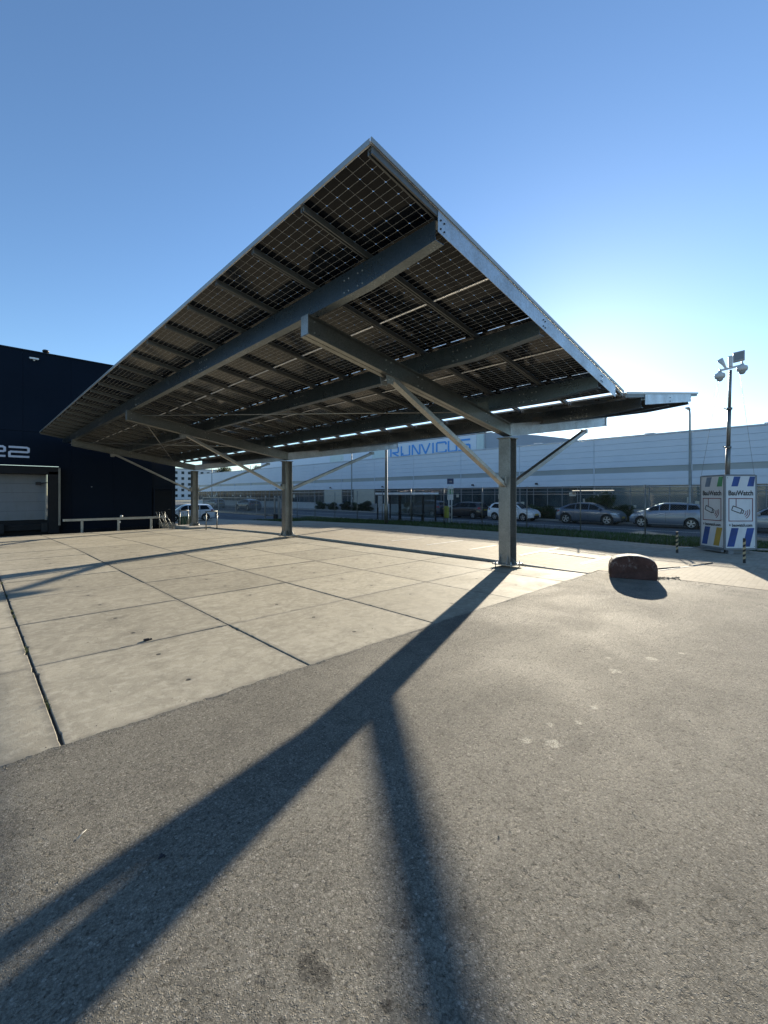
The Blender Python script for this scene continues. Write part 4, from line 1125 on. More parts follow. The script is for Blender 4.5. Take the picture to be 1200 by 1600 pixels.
# ---------------------------------------------------------------- cars
def interp(tab, x):
    if x <= tab[0][0]: return tab[0][1]
    for (a, va), (b, vb) in zip(tab[:-1], tab[1:]):
        if x <= b:
            t = (x-a)/(b-a); return va+(vb-va)*t
    return tab[-1][1]
def smooth_tab(tab, x, e=.05): return (interp(tab, x-e)+2*interp(tab, x)+interp(tab, x+e))/4
def make_car(name, label, spec, loc, rz, paint_, rim='rim_alloy', group='cars parked along the street'):
    L, W, Hh = spec['L'], spec['W']/2, spec['H']
    t = thing(name, label, 'car', loc, rz, group, local=True)
    top = [(x*L, z*Hh) for x, z in spec['top']]; belt = [(x*L, z*Hh) for x, z in spec['belt']]
    wr = spec.get('wr', .33); ar = wr+.055; xf, xr = spec['xf']*L, spec['xr']*L
    N = 72; xs = sorted(set([round(-L/2+L*i/N, 4) for i in range(N+1)]+[round(xw+ar*math.cos(a), 4) for xw in (xf, xr) for a in [math.pi*k/10 for k in range(11)]]))
    def zb(x):
        z = .20+.10*ss(L/2-.55, L/2, abs(x))
        for xw in (xf, xr):
            d = abs(x-xw)
            if d < ar-.0005: z = max(z, wr+math.sqrt(max(0, ar*ar-d*d)))
            elif d < ar+.0005: z = max(z, .22)
        return z
    def plan(x):
        e = abs(x)/(L/2); return 1-.20*ss(.72, 1.0, e)**1.5-.02*e
    def sec(x):
        tp = smooth_tab(top, x); bt = min(smooth_tab(belt, x), tp-.02); z0 = zb(x); p = plan(x)*W
        cab = ss(.04, .35, tp-bt)
        rw = p*(.93*(1-cab)+.72*cab)
        zm = max(.52, z0+.015); zm = min(zm, bt-.02)
        return [(p*.93, z0), (p*.985, max(z0+.008, min(.36, zm-.01))), (p*1.0, zm), (p*.985, (zm+bt)/2+.03), (p*.955, bt), (p*.955*(1-cab)+(rw+.045)*cab, bt+(tp-bt)*.72), (rw, tp-.03*(1+cab)), (rw*.6, tp-.006), (0, tp)]
    m = MB(); m.sm = True; K = 9
    for x in xs:
        s = sec(x)
        for y, z in s: m.v.append((x, y, z))
        for y, z in s: m.v.append((x, -y, z))
    n2 = 2*K
    for i in range(len(xs)-1):
        for k in range(K-1):
            a = i*n2+k; m.face((a, a+n2, a+n2+1, a+1))
            a = i*n2+K+k; m.face((a, a+1, a+n2+1, a+n2))
    m.sm = False
    for i, flip in ((0, 0), (len(xs)-1, 1)):
        b = i*n2; m.face([b+k for k in range(K)]+[b+K+k for k in range(K-2, -1, -1)])
    body = m.build('body', paint_, t)
    md = body.modifiers.new('e', 'EDGE_SPLIT'); md.split_angle = R(38)
    def ysurf(x, z):
        s = sec(x)
        for (ya, za), (yb_, zb_) in zip(s[:-1], s[1:]):
            if za <= z <= zb_ and zb_ > za: return ya+(yb_-ya)*(z-za)/(zb_-za)
        return s[-2][0]
    # glass house
    for sgn in (1, -1):
        for poly in spec['side']:
            m = MB(); pts = [(x*L, z*Hh) for x, z in poly]   # bottom-left, bottom-right, top-right, top-left
            nseg = 6; m.sm = True
            b = 0
            for q in range(nseg+1):
                u = q/nseg
                xb_, zb_ = pts[0][0]+(pts[1][0]-pts[0][0])*u, pts[0][1]+(pts[1][1]-pts[0][1])*u
                xt_, zt_ = pts[3][0]+(pts[2][0]-pts[3][0])*u, pts[3][1]+(pts[2][1]-pts[3][1])*u
                for v in (0, .35, .7, 1):
                    x = xb_+(xt_-xb_)*v; z = zb_+(zt_-zb_)*v; m.v.append((x, sgn*(ysurf(x, z)+.006), z))
            for q in range(nseg):
                for v in range(3): a = q*4+v; m.face((a, a+4, a+5, a+1))
            m.build('side_window', 'car_glass', t)
    for nm, (xa, xb_) in (('windscreen', spec['ws']), ('rear_window', spec['rw'])):
        m = MB(); m.sm = True; q = 8; xa *= L; xb_ *= L
        for i in range(q+1):
            x = xa+(xb_-xa)*i/q; s = sec(x)
            for f in (-1, -.6, 0, .6, 1):
                yy = s[6][0]*.93*f; zz_ = (s[8][1] if f == 0 else s[7][1] if abs(f) < .9 else s[6][1]+.004)+.008
                m.v.append((x, yy, zz_))
        for i in range(q):
            for k in range(4): a = i*5+k; m.face((a, a+1, a+6, a+5))
        m.build(nm, 'car_glass', t)
    m = MB(); m.box(-L/2+.25, L/2-.25, -W*.86, W*.86, .17, .62); m.build('underbody', 'car_underside', t)
    for xw in (xf, xr):
        for sgn in (1, -1):
            yo = sgn*(W*.965-.10)
            m = MB(); m.lathe((xw, yo, wr), [(wr*.66, -.10), (wr*.94, -.105), (wr, -.075), (wr, .075), (wr*.94, .105), (wr*.66, .10)], 28, 'y'); wl = m.build('wheel', 'tyre_rubber', t)
            m = MB(); yy = yo+sgn*.075
            m.lathe((xw, yy, wr), [(wr*.70, 0), (wr*.66, sgn*.012), (wr*.60, 0)], 28, 'y')
            for k in range(5):
                a = k*2*math.pi/5+.3; c, s_ = math.cos(a), math.sin(a)
                for q_ in (-.16, .16):
                    c2, s2 = math.cos(a+q_), math.sin(a+q_)
                    m.bar((xw+c*wr*.08, yy+sgn*.008, wr+s_*wr*.08), (xw+c2*wr*.64, yy+sgn*.004, wr+s2*wr*.64), .045, .012, (0, 1, 0))
            m.lathe((xw, yy, wr), [(wr*.14, 0), (wr*.12, sgn*.02), (.0001, sgn*.02)], 10, 'y')
            m.build('rim', rim, wl)
            m = MB(); m.lathe((xw, yy-sgn*.03, wr), [(wr*.68, 0), (.001, 0)], 20, 'y'); m.build('brake_disc', 'car_underside', wl)
    for sgn in (1, -1):
        x = L/2-.16; zc = spec['lz']*Hh; m = MB(); m.sm = True
        for i in range(5):
            xx = L/2-.10-.42*i/4
            for v in (-1, 0, 1):
                z = zc+.02*i/4+v*.065*(1-.6*i/4); m.v.append((xx, sgn*(ysurf(xx, z)+.007), z))
        for i in range(4):
            for v in range(2): a = i*3+v; m.face((a, a+3, a+4, a+1))
        m.build('headlight', 'lamp_lens', t)
        m = MB(); m.sm = True
        for i in range(4):
            xx = -L/2+.05+.26*i/3
            for v in (-1, 0, 1):
                z = spec['tz']*Hh+v*.10*(1-.35*i/3); m.v.append((xx, sgn*(ysurf(xx, z)+.007), z))
        for i in range(3):
            for v in range(2): a = i*3+v; m.face((a, a+3, a+4, a+1))
        m.build('tail_light', 'tail_red', t)
        xm = spec['mx']*L; zm_ = spec['mz']*Hh; m = MB(); yb2 = ysurf(xm, zm_)
        m.hexa([(xm-.06, sgn*(yb2+.03), zm_), (xm+.08, sgn*(yb2+.05), zm_+.01), (xm+.06, sgn*(yb2+.2), zm_+.02), (xm-.06, sgn*(yb2+.2), zm_+.02), (xm-.06, sgn*(yb2+.03), zm_+.12), (xm+.05, sgn*(yb2+.05), zm_+.12), (xm+.04, sgn*(yb2+.19), zm_+.14), (xm-.06, sgn*(yb2+.2), zm_+.14)])
        m.bar((xm, sgn*(yb2-.02), zm_+.03), (xm, sgn*(yb2+.05), zm_+.04), .05, .03)
        m.build('mirror', paint_, t, .015)
        # sill trim and door seams
        m = MB()
        for i in range(14):
            xa_ = xr+ar+.03+(xf-xr-2*ar-.06)*i/14; xb2 = xr+ar+.03+(xf-xr-2*ar-.06)*(i+1)/14
            m.poly([(xa_, sgn*(ysurf(xa_, .24)+.012), .235), (xb2, sgn*(ysurf(xb2, .24)+.012), .235), (xb2, sgn*(ysurf(xb2, .29)+.012), .285), (xa_, sgn*(ysurf(xa_, .29)+.012), .285)])
        m.build('sill_trim', spec.get('sill', 'mark_black'), t)
        m = MB()
        for xd in spec['doors']:
            x = xd*L; zt_ = interp(belt, x)
            zs = [.32+(zt_-.34)*k/6 for k in range(7)]
            for a, b in zip(zs[:-1], zs[1:]):
                m.poly([(x-.006, sgn*(ysurf(x, a)+.004), a), (x+.006, sgn*(ysurf(x, a)+.004), a), (x+.006, sgn*(ysurf(x, b)+.004), b), (x-.006, sgn*(ysurf(x, b)+.004), b)])
        m.build('door_seam', 'mark_black', t)
        for xd in spec['handles']:
            x = xd*L; z = interp(belt, x)-.10; m = MB(); m.box(x-.09, x+.09, min(sgn*(ysurf(x, z)), sgn*(ysurf(x, z)+.03)), max(sgn*(ysurf(x, z)), sgn*(ysurf(x, z)+.03)), z-.012, z+.014); m.build('door_handle', paint_, t, .006)
    m = MB(); m.box(L/2-.02, L/2+.012, -W*.5, W*.5, .30, .46); m.build('grille', 'mark_black', t)
    for s_, nmx in ((1, L/2+.022), (-1, -L/2-.012)):
        m = MB(); m.box(nmx-.008, nmx+.004, -.26, .26, .47 if s_ > 0 else .72, .58 if s_ > 0 else .83); m.build('number_plate', 'plate_yellow', t)
    return t
hatch = dict(L=3.95, W=1.68, H=1.47, top=[(-.5, .52), (-.485, .68), (-.43, .90), (-.36, .975), (-.12, 1.0), (.06, .985), (.16, .90), (.285, .665), (.40, .60), (.47, .52), (.5, .42)],
 belt=[(-.5, .50), (-.42, .66), (.0, .635), (.26, .62), (.42, .56), (.5, .40)], xf=.315, xr=-.31, wr=.30,
 side=[[(-.40, .685), (-.20, .665), (-.20, .905), (-.335, .905)], [(-.185, .665), (.03, .65), (.03, .91), (-.185, .91)], [(.045, .65), (.235, .645), (.115, .90), (.045, .91)]],
 ws=(.125, .285), rw=(-.48, -.42), lz=.47, tz=.62, mx=.20, mz=.64, doors=(.235, .03, -.20), handles=(-.0, -.21))
sport = dict(L=4.32, W=1.81, H=1.54, top=[(-.5, .50), (-.47, .66), (-.40, .80), (-.30, .91), (-.12, .995), (.02, .99), (.14, .915), (.30, .71), (.42, .62), (.48, .52), (.5, .40)],
 belt=[(-.5, .48), (-.40, .66), (.0, .635), (.28, .63), (.43, .56), (.5, .38)], xf=.325, xr=-.315, wr=.36,
 side=[[(-.37, .70), (-.17, .675), (-.17, .915), (-.25, .87)], [(-.155, .675), (.04, .665), (.04, .925), (-.155, .92)], [(.055, .665), (.265, .67), (.125, .875), (.055, .92)]],
 ws=(.10, .30), rw=(-.47, -.34), lz=.50, tz=.60, mx=.22, mz=.66, doors=(.24, .045, -.18), handles=(.0, -.2))
mpv = dict(L=4.15, W=1.78, H=1.60, top=[(-.5, .50), (-.485, .66), (-.45, .83), (-.37, .93), (-.14, 1.0), (.04, .985), (.15, .90), (.315, .665), (.42, .60), (.48, .50), (.5, .40)],
 belt=[(-.5, .48), (-.42, .70), (-.1, .65), (.28, .605), (.43, .54), (.5, .38)], xf=.325, xr=-.31, wr=.325, sill='rim_alloy',
 side=[[(-.42, .745), (-.27, .715), (-.27, .90), (-.37, .89)], [(-.255, .715), (-.05, .69), (-.05, .925), (-.255, .905)], [(-.035, .69), (.08, .675), (.08, .92), (-.035, .925)], [(.095, .675), (.275, .65), (.135, .88), (.095, .915)]],
 ws=(.12, .315), rw=(-.475, -.43), lz=.46, tz=.60, mx=.22, mz=.645, doors=(.245, .0, -.24), handles=(-.04, -.26))
XCAR = 31.7; ZR = -.36
def cpos(px): return upos(px, XCAR-.9)
# heading: +y is to the left of the photo, so rz=90deg faces left, -90deg faces right
make_car('parked_car', 'silver blue tall hatchback facing left, partly behind the security tower', mpv, (XCAR, cpos(1040), ZR), R(90), 'paint_silver')
make_car('parked_car', 'dark grey blue sloping hatchback with black wheels, facing right in the middle of the street', sport, (XCAR, cpos(914), ZR), R(-90), 'paint_greyblue', 'rim_alloy')
make_car('parked_car', 'white hatchback facing right behind the nearest canopy column', hatch, (XCAR-.2, cpos(795), ZR), R(-90), 'paint_white')
make_car('parked_car', 'black hatchback facing left between the bus stop sign and the white car', hatch, (XCAR, cpos(719), ZR), R(90), 'paint_black')
make_car('parked_car', 'black taller hatchback seen through the right end of the bus shelter', mpv, (XCAR, cpos(658), ZR), R(90), 'paint_darkblue')
make_car('parked_car', 'pale car at the right edge, seen through the chain link beside the security tower', hatch, (XCAR-.3, cpos(1218), ZR), R(90), 'paint_pale')
a = (296-600)/FPX
make_car('parked_car', 'small white hatchback parked at the warehouse corner behind the farthest column', hatch, (37.5*(.719*a+.695), 37.5*(-.695*a+.719), g(14, 39)+.06), R(165), 'paint_white', 'rim_alloy', 'cars parked in the far yard')
make_car('parked_car', 'dark car beyond the sliding gate, right of the two', sport, (26.5, 53, ZR), R(90), 'paint_greyblue')
make_car('parked_car', 'pale silver car beyond the left end of the sliding gate', hatch, (27.5, 66, ZR), R(90), 'paint_pale')

# ---------------------------------------------------------------- security tower
ta = (1132-600)/FPX; D = 12.4
cx, cyy = D*(.719*ta+.695), D*(-.695*ta+.719)      # nearest corner
S = .95; HTW = 2.27
tw = thing('security_tower', 'white square security camera tower with blue striped panels and tall camera mast', 'camera tower', (cx, cyy, 0), 0, None, True)
# local frame: corner at origin, +a along the left face, +b along the right face
fwd = Vector((cx, cyy, 0)).normalized(); right = Vector((fwd.y, -fwd.x, 0))
al = R(39)
ea = (-right*math.sin(al)*1.0+fwd*math.cos(al)); eb = (right*math.cos(al)+fwd*math.sin(al))
def TP(a, b, z): p = ea*a+eb*b; return (p.x, p.y, z)
def tbox(m, a0, a1, b0, b1, z0, z1): m.hexa([TP(a0, b0, z0), TP(a1, b0, z0), TP(a1, b1, z0), TP(a0, b1, z0), TP(a0, b0, z1), TP(a1, b0, z1), TP(a1, b1, z1), TP(a0, b1, z1)])
z0, z1 = .14, HTW
m = MB(); tbox(m, .03, S-.03, .03, S-.03, z0, z1-.03); m.build('cabinet', 'tower_white', tw)
m = MB()
for a0, b0 in ((0, 0), (S-.05, 0), (0, S-.05), (S-.05, S-.05)): tbox(m, a0, a0+.05, b0, b0+.05, z0-.03, z1)
for zz0, zz1 in ((z0-.04, z0+.02), (z1-.03, z1+.015)):
    tbox(m, .051, S-.051, 0.001, .049, zz0, zz1); tbox(m, .051, S-.051, S-.049, S-.001, zz0, zz1); tbox(m, .001, .049, .051, S-.051, zz0, zz1); tbox(m, S-.049, S-.001, .051, S-.051, zz0, zz1)
tbox(m, .051, S-.051, .051, S-.051, z1-.01, z1+.01)
m.build('frame', 'tower_frame', tw, .004)
m = MB(); tbox(m, .12, S-.12, .12, S-.12, 0.0, z0-.041); tbox(m, .02, S-.02, -.08, -.0, .04, .10); tbox(m, -.08, 0, .05, .2, 0, .1); m.build('plinth', 'tower_frame', tw)
# face painting helper: face 'a' is the left face (b=0 plane), 'b' the right face (a=0 plane)
def fpt(face, u, z, d):      # u from 0..S measured left to right as seen
    return TP(S-u, -d, z) if face == 'a' else TP(-d, u, z)
def fpoly(m, face, pts, d0, d1):
    n = len(pts); b = len(m.v); m.v += [fpt(face, u, z, d0) for u, z in pts]+[fpt(face, u, z, d1) for u, z in pts]
    m.face(range(b, b+n)); m.face(range(b+n, b+2*n))
    for i in range(n): j = (i+1) % n; m.face((b+i, b+j, b+n+j, b+n+i))
fontcache = {}
def text_polys(txt, size):
    cu = bpy.data.curves.new('t', 'FONT'); cu.body = txt; cu.size = size; cu.resolution_u = 3; cu.offset = size*.03
    ob = bpy.data.objects.new('t', cu); COL.objects.link(ob)
    dg = bpy.context.evaluated_depsgraph_get(); me = bpy.data.meshes.new_from_object(ob.evaluated_get(dg))
    vs = [v.co.copy() for v in me.vertices]; fs = [tuple(p.vertices) for p in me.polygons]
    bpy.data.objects.remove(ob); bpy.data.meshes.remove(me)
    return vs, fs
def ftext(name, face, txt, u0, width, z, mat, d, sy=1.0):
    vs, fs = text_polys(txt, .1)
    w = max(v.x for v in vs)-min(v.x for v in vs); x0 = min(v.x for v in vs); k = width/w
    m = MB(); m.v = [fpt(face, u0+(v.x-x0)*k, z+v.y*k*sy, d) for v in vs]
    for f in fs: m.face(f)
    return m.build(name, mat, parent_panel)
for face in ('a', 'b'):
    m = MB(); fpoly(m, face, [(.052, z0+.021), (S-.052, z0+.021), (S-.052, z1-.031), (.052, z1-.031)], -.028, -.004)
    parent_panel = m.build('panel', 'tower_white', tw)
    def fp2(name, pts, mat, d=.0): 
        m = MB(); fpoly(m, face, pts, -.0035+d, -.001+d); return m.build(name, mat, parent_panel)
    tops = (('mark_slate', 'mark_green') if face == 'a' else ('mark_blue', 'mark_blue'))
    bots = (('mark_blue', 'mark_yellow') if face == 'a' else ('mark_blue', 'mark_blue'))
    for (u, w_), mt in zip(((.20, .19), (.66, .19)), tops): fp2('stripe', [(u, z1-.33), (u+w_, z1-.33), (min(u+w_+.08, S-.055), z1-.045), (u+.08, z1-.045)], mt)
    for (u, w_), mt in zip(((.075, .21), (.53, .21)), bots): fp2('stripe', [(u, z0+.06), (u+w_, z0+.06), (u+w_+.13, z0+.60), (u+.13, z0+.60)], mt)
    ftext('lettering', face, 'BauWatch', .115, .72, z1-.585, 'mark_black', .0005, 1.12)
    ftext('lettering', face, '+ bauwatch.com', .13, .68, z1-1.49, 'mark_black', .0005, 1.2)
    # pictogram: frame, hanging camera, waves
    q = [(.12, z1-1.34), (.83, z1-1.34), (.83, z1-.67), (.12, z1-.67)]
    m = MB(); t = .022
    for a, b in (((.12, z1-1.34), (.83, z1-1.34)), ((.12, z1-.67-t), (.83, z1-.67-t))): fpoly(m, face, [a, b, (b[0], b[1]+t), (a[0], a[1]+t)], -.0035, 0)
    for u in (.12, .83-t): fpoly(m, face, [(u, z1-1.34+t), (u+t, z1-1.34+t), (u+t, z1-.67-t), (u, z1-.67-t)], -.0035, -.0002)
    fpoly(m, face, [(.33, z1-.93), (.35, z1-.93), (.35, z1-.692), (.33, z1-.692)], -.0035, -.0004)
    m.build('pictogram_frame', 'mark_red', parent_panel)
    m = MB()
    def seg(a, b, w, mm, lay): 
        a = Vector(a); b = Vector(b); d = (b-a).normalized(); n = Vector((-d.y, d.x))*w/2
        fpoly(mm, face, [tuple(a-n), tuple(b-n), tuple(b+n), tuple(a+n)], -.0035, 0+lay*.0001)
    c0 = Vector((.37, z1-1.01)); ang = R(-20); ca, sa = math.cos(ang), math.sin(ang)
    def rp(x, y): return (c0.x+x*ca-y*sa, c0.y+x*sa+y*ca)
    cr = [rp(-.15, -.06), rp(.13, -.06), rp(.13, .07), rp(-.15, .07)]
    for i in range(4): seg(cr[i], cr[(i+1) % 4], .022, m, i)
    nz = [rp(.13, -.04), rp(.19, -.04), rp(.19, .05), rp(.13, .05)]
    for i in range(4): seg(nz[i], nz[(i+1) % 4], .02, m, 4+i)
    m.build('pictogram_camera', 'mark_black', parent_panel)
    m = MB()
    for i, r in enumerate((.09, .145, .20)):
        cc = Vector(rp(.18, .0)); pr = [(cc.x+r*math.cos(t), cc.y+r*math.sin(t)) for t in [R(-62)+R(84)*k/6 for k in range(7)]]
        for k in range(6): seg(pr[k], pr[k+1], .02, m, k % 2)
    m.build('pictogram_wave', 'mark_red', parent_panel)
    m = MB()
    for u, z in ((.08, z1-.09), (S-.085, z1-.09), (.08, z0+.06+.0), (S-.085, z0+.06)): fpoly(m, face, [(u, z), (u+.016, z), (u+.016, z+.016), (u, z+.016)], -.0035, .001)
    m.build('screw', 'mark_black', parent_panel)
m = MB(); p = fpt('a', .86, 1.0, 0); m.tube([fpt('a', .85, .98, 0), fpt('a', .85, .98, .05), fpt('a', .92, .98, .05)], .012, 6); m.build('handle', 'galvanised', tw)
# mast
MC = TP(S/2, S/2, 0); mx, my = MC[0], MC[1]
rl = right
def MP(r_, f_, z): return (mx+rl.x*r_+fwd.x*f_, my+rl.y*r_+fwd.y*f_, z)
lean = .022
m = MB()
for za, zb_, rr_ in ((z1-.05, 3.15, .062), (3.1, 4.3, .05), (4.25, 5.42, .040)): m.tube([MP(lean*(za-z1), 0, za), MP(lean*(zb_-z1), 0, zb_)], rr_, 12)
mast = m.build('mast', 'galvanised_dark', tw)
m = MB()
for z in (3.12, 4.27): m.tube([MP(lean*(z-z1), 0, z-.03), MP(lean*(z-z1), 0, z+.03)], .075, 12); m.tube([MP(lean*(z-z1)-.05, 0, z), MP(lean*(z-z1)-.13, 0, z+.03)], .014, 6)
m.build('clamp', 'galvanised_dark', mast)
zt = 5.42; L0 = lean*(zt-z1)
m = MB(); m.bar(MP(L0-.24, -.05, zt+.02), MP(L0+.26, .05, zt+.11), .07, .05); m.bar(MP(L0-.10, 0, zt+.05), MP(L0-.18, 0, zt+.22), .06, .05); br = m.build('crossbar', 'camera_white', tw)
for r_, zc in ((-.25, zt-.02), (.27, zt+.11)):
    m = MB(); c = MP(L0+r_, 0, zc-.12)
    m.lathe(c, [(.001, .16), (.04, .15), (.055, .11), (.125, .07), (.14, .0), (.12, -.06), (.08, -.07)], 16); m.tube([MP(L0+r_, 0, zc+.03), MP(L0+r_, 0, zc+.1)], .025, 8); dc = m.build('dome_camera', 'camera_white', tw)
    m = MB(); m.lathe(c, [(.085, -.06), (.08, -.11), (.05, -.15), (.001, -.165)], 16); m.build('dome', 'device_grey', dc)
m = MB(); a_ = MP(L0+.08, 0, zt+.1)
def dbox(m, r0, r1, f0, f1, z0_, z1_, sk=0): m.hexa([MP(r0, f0, z0_), MP(r1, f0, z0_+sk), MP(r1, f1, z0_+sk), MP(r0, f1, z0_), MP(r0, f0, z1_), MP(r1, f0, z1_+sk), MP(r1, f1, z1_+sk), MP(r0, f1, z1_)])
dbox(m, L0+.06, L0+.33, -.03, .12, zt+.22, zt+.50, .03); fl = m.build('floodlight', 'device_grey', tw, .01)
m = MB(); dbox(m, L0+.09, L0+.30, -.036, -.031, zt+.26, zt+.46, .025); m.build('lens', 'window_frame_grey', fl)
m = MB(); dbox(m, L0-.05, L0+.055, -.04, .14, zt+.10, zt+.42, .0); m.build('radio_unit', 'camera_white', tw, .01)
m = MB(); m.tube([MP(L0-.11, 0, zt+.08), MP(L0-.16, 0, zt+.2), MP(L0-.25, 0, zt+.36)], [.03, .045, .085], 10); m.build('horn', 'camera_white', tw)
m = MB()
m.tube([MP(L0-.25, .0, zt-.1), MP(-.62, -.3, z1+.02)], .004, 5); m.tube([MP(L0+.2, .0, zt-.0), MP(.62, .3, z1+.02)], .004, 5); m.build('guy_wire', 'galvanised_dark', tw)
# striped posts with a low rail
def sposts(px, ybase, h, label):
    d = CAMH*FPX/(ybase-773); a = (px-600)/FPX; x, y = d*(.719*a+.695), d*(-.695*a+.719)
    t = thing('striped_post', label, 'bollard', (x, y, 0), 0, 'striped posts round the camera tower')
    m = MB(); m.box(x-.026, x+.026, y-.026, y+.026, -.02, h); m.build('post', 'stripe_black', t)
    for k in range(4):
        z = .12+k*.12*h/.62; m = MB()
        m.hexa([(x-.028, y-.028, z), (x+.028, y-.028, z+.03), (x+.028, y+.028, z), (x-.028, y+.028, z-.03), (x-.028, y-.028, z+.06), (x+.028, y-.028, z+.09), (x+.028, y+.028, z+.06), (x-.028, y+.028, z+.03)])
        m.build('band', 'stripe_yellow', t)
    return x, y
xa_, ya_ = sposts(1058, 864, .62, 'black and yellow striped post left of the camera tower')
xb_, yb_ = sposts(1163, 880, .62, 'black and yellow striped post in front of the camera tower, at its right')
m = MB(); m.tube([(xa_, ya_, .14), (xa_+1.2*.82, ya_-1.2*.4, .12)], .022, 8)
tag(m.build('low_rail', 'galvanised'), 'low steel tube rail running from the left striped post to the camera tower', 'rail')
m = MB(); p0 = Vector((cx, cyy, .12))+eb*.95; m.tube([tuple(p0), tuple(p0+Vector((.9, -1.6, 0)))], .03, 8)
tag(m.build('low_rail', 'galvanised'), 'low steel tube rail right of the camera tower along the grass', 'rail')

# ---------------------------------------------------------------- painted concrete block
bd = CAMH*FPX/(905-773); ba = (990-600)/FPX; bxx, byy = bd*(.719*ba+.695), bd*(-.695*ba+.719)
f2 = Vector((bxx, byy, 0)).normalized(); r2 = Vector((f2.y, -f2.x, 0))
ct, sn = math.cos(R(7)), math.sin(R(7)); r2 = Vector((r2.x*ct-r2.y*sn, r2.x*sn+r2.y*ct, 0)); f2 = Vector((-r2.y, r2.x, 0))
m = MB(); W2, H2 = .425, .50; prof = [(-W2+.015, 0), (-W2, .06), (-W2, .24), (-W2+.015, .32), (-W2+.06, .40), (-W2+.14, .455), (-W2+.26, .488), (-.08, .503), (.08, .503), (W2-.26, .488), (W2-.14, .452), (W2-.06, .395), (W2-.015, .31), (W2, .23), (W2, .06), (W2-.015, 0)]
n = len(prof); layers = [(0, .965), (.02, 1.0), (.10, 1.0), (.34, 1.0), (.40, .97), (.43, .9)]
m.sm = False
for f_, sc in layers:
    bulge = 0
    for u, z in prof:
        p = Vector((u*sc, 0, 0)); yb = f_-.07*(1-(u/W2)**2)
        q = r2*(u*sc)+f2*(yb); m.v.append((q.x, q.y, z*sc*.95))
for k in range(len(layers)-1):
    for i in range(n): j = (i+1) % n; m.face((k*n+i, k*n+j, (k+1)*n+j, (k+1)*n+i))
m.face(range(n)); m.face(range((len(layers)-1)*n, len(layers)*n))
o = m.build('traffic_block', 'block_paint', None, .012); o.location = (bxx, byy, 0.0)
tag(o, 'dark red painted concrete block with rounded top standing on the asphalt edge', 'concrete block')
# rubber strips and cracks near the block
def strip(pts, w, mat, name, label, cat, h=.02):
    m = MB()
    for a, b in zip(pts[:-1], pts[1:]): m.bar((a[0], a[1], a[2]+h/2), (b[0], b[1], b[2]+h/2), w, h)
    return tag(m.build(name, mat), label, cat)
def gp(px, py): d = CAMH*FPX/(py-773); a = (px-600)/FPX; return (d*(.719*a+.695), d*(-.695*a+.719), .006)
strip([gp(1024, 889), gp(1060, 886.5)], .09, 'black_rubber', 'cable_cover', 'flat black rubber strip on the paving just right of the red block', 'cable cover')
strip([gp(1080, 884), gp(1110, 880)], .10, 'black_rubber', 'cable_cover', 'flat black rubber strip on the paving nearer the camera tower', 'cable cover')
strip([gp(1028, 892), gp(1100, 882.5)], .035, 'white_paint_line', 'cable', 'thin pale cable lying beside the rubber strips', 'cable', .006)
m = MB()
for _ in range(120):
    x, y, z = gp(random.uniform(1025, 1062), random.uniform(902, 906)); r = random.uniform(.006, .02)
    b = len(m.v); m.v += [(x+r*math.cos(t), y+r*math.sin(t), .004) for t in (0, 1.5, 3.1, 4.7)]+[(x, y, .004+r*.8)]
    for k in range(4): m.face((b+k, b+(k+1) % 4, b+4))
tag(m.build('rubble', 'dry_debris', None, 0, False), 'crumbs of broken concrete beside the red block', 'rubble', None, 'stuff')
# fallen leaf and twig
def gp0(px, py): a = gp(px, py); return (a[0], a[1], .004)
x, y, z = gp0(252, 1342)
m = MB(); m.poly([(x-.018, y, z), (x, y-.011, z+.008), (x+.02, y+.004, z+.002), (x+.004, y+.016, z+.012)]); m.poly([(x+.006, y-.014, z+.001), (x+.02, y-.012, z+.009), (x+.013, y+.002, z+.003)])
m2 = m.build('dead_leaf', 'mark_black', None, 0, False); tag(m2, 'small curled dark leaf lying in the shadow on the asphalt', 'leaf')
x, y, z = gp0(128, 1305); m = MB(); m.tube([(x-.02, y-.018, z), (x, y, z+.004), (x+.022, y+.02, z+.001)], .0016, 5)
tag(m.build('twig', 'white_paint_line'), 'tiny pale straw lying on the asphalt at left', 'straw')
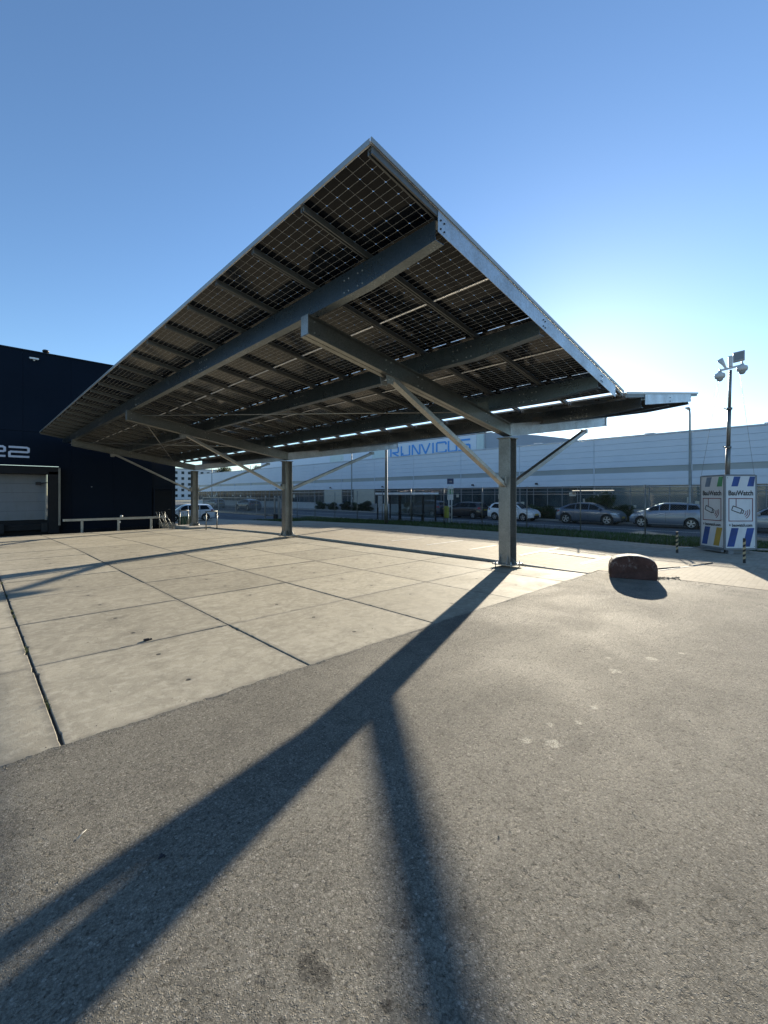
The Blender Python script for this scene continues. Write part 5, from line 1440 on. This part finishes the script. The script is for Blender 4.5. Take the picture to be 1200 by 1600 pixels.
# piece of rubble on slab joint
x, y, z = gp0(229, 1001); m = MB(); m.box(x-.03, x+.03, y-.02, y+.02, 0, .022); m.box(x+.035, x+.06, y-.01, y+.012, 0, .016)
tag(m.build('concrete_chip', 'mark_black', None, .004), 'small dark chip lying on the joint between two slabs', 'chip')
# raised pad at far column
m = MB(); x = onwall(312, 23.4); m.box(8.5, 9.6, 23.6, 26.0, -.3, g(9, 24)+.10); struct(m.build('column_pad', 'kerb_concrete', None, .01))

for o in list(bpy.data.objects):
    if '_local' in o: del o['_local']

# ---------------------------------------------------------------- light, sky, camera
w = bpy.data.worlds.new('World'); scene.world = w; w.use_nodes = True
nt = w.node_tree; bg = nt.nodes['Background']; sky = nt.nodes.new('ShaderNodeTexSky'); sky.sky_type = 'NISHITA'; sky.sun_disc = False
sky.sun_elevation = SUN_EL; sky.sun_rotation = SUN_AZ; sky.air_density = 1.0; sky.dust_density = .12; sky.ozone_density = 3.8; sky.altitude = 0
nt.links.new(sky.outputs[0], bg.inputs[0]); bg.inputs[1].default_value = .10
ld = bpy.data.lights.new('sun', 'SUN'); ld.energy = 5.0; ld.angle = R(.53); ld.color = (1., .89, .70)
lo = bpy.data.objects.new('sun', ld); COL.objects.link(lo)
sd = Vector((math.sin(SUN_AZ)*math.cos(SUN_EL), math.cos(SUN_AZ)*math.cos(SUN_EL), math.sin(SUN_EL)))
lo.rotation_euler = (-sd).to_track_quat('-Z', 'Y').to_euler(); lo.location = (0, 0, 30)
cd = bpy.data.cameras.new('camera'); cam = bpy.data.objects.new('camera', cd); COL.objects.link(cam)
cam.location = (0, 0, CAMH); cam.rotation_euler = (R(90), 0, -TH)
cd.sensor_fit = 'HORIZONTAL'; cd.sensor_width = 36; cd.lens = 36*FPX/1200; cd.shift_y = -27/1200; cd.clip_start = .05; cd.clip_end = 3000
scene.camera = cam
scene.view_settings.view_transform = 'Standard'; scene.view_settings.look = 'None'; scene.view_settings.exposure = 1.2; scene.view_settings.gamma = 1
scene.render.resolution_x = 768; scene.render.resolution_y = 1024
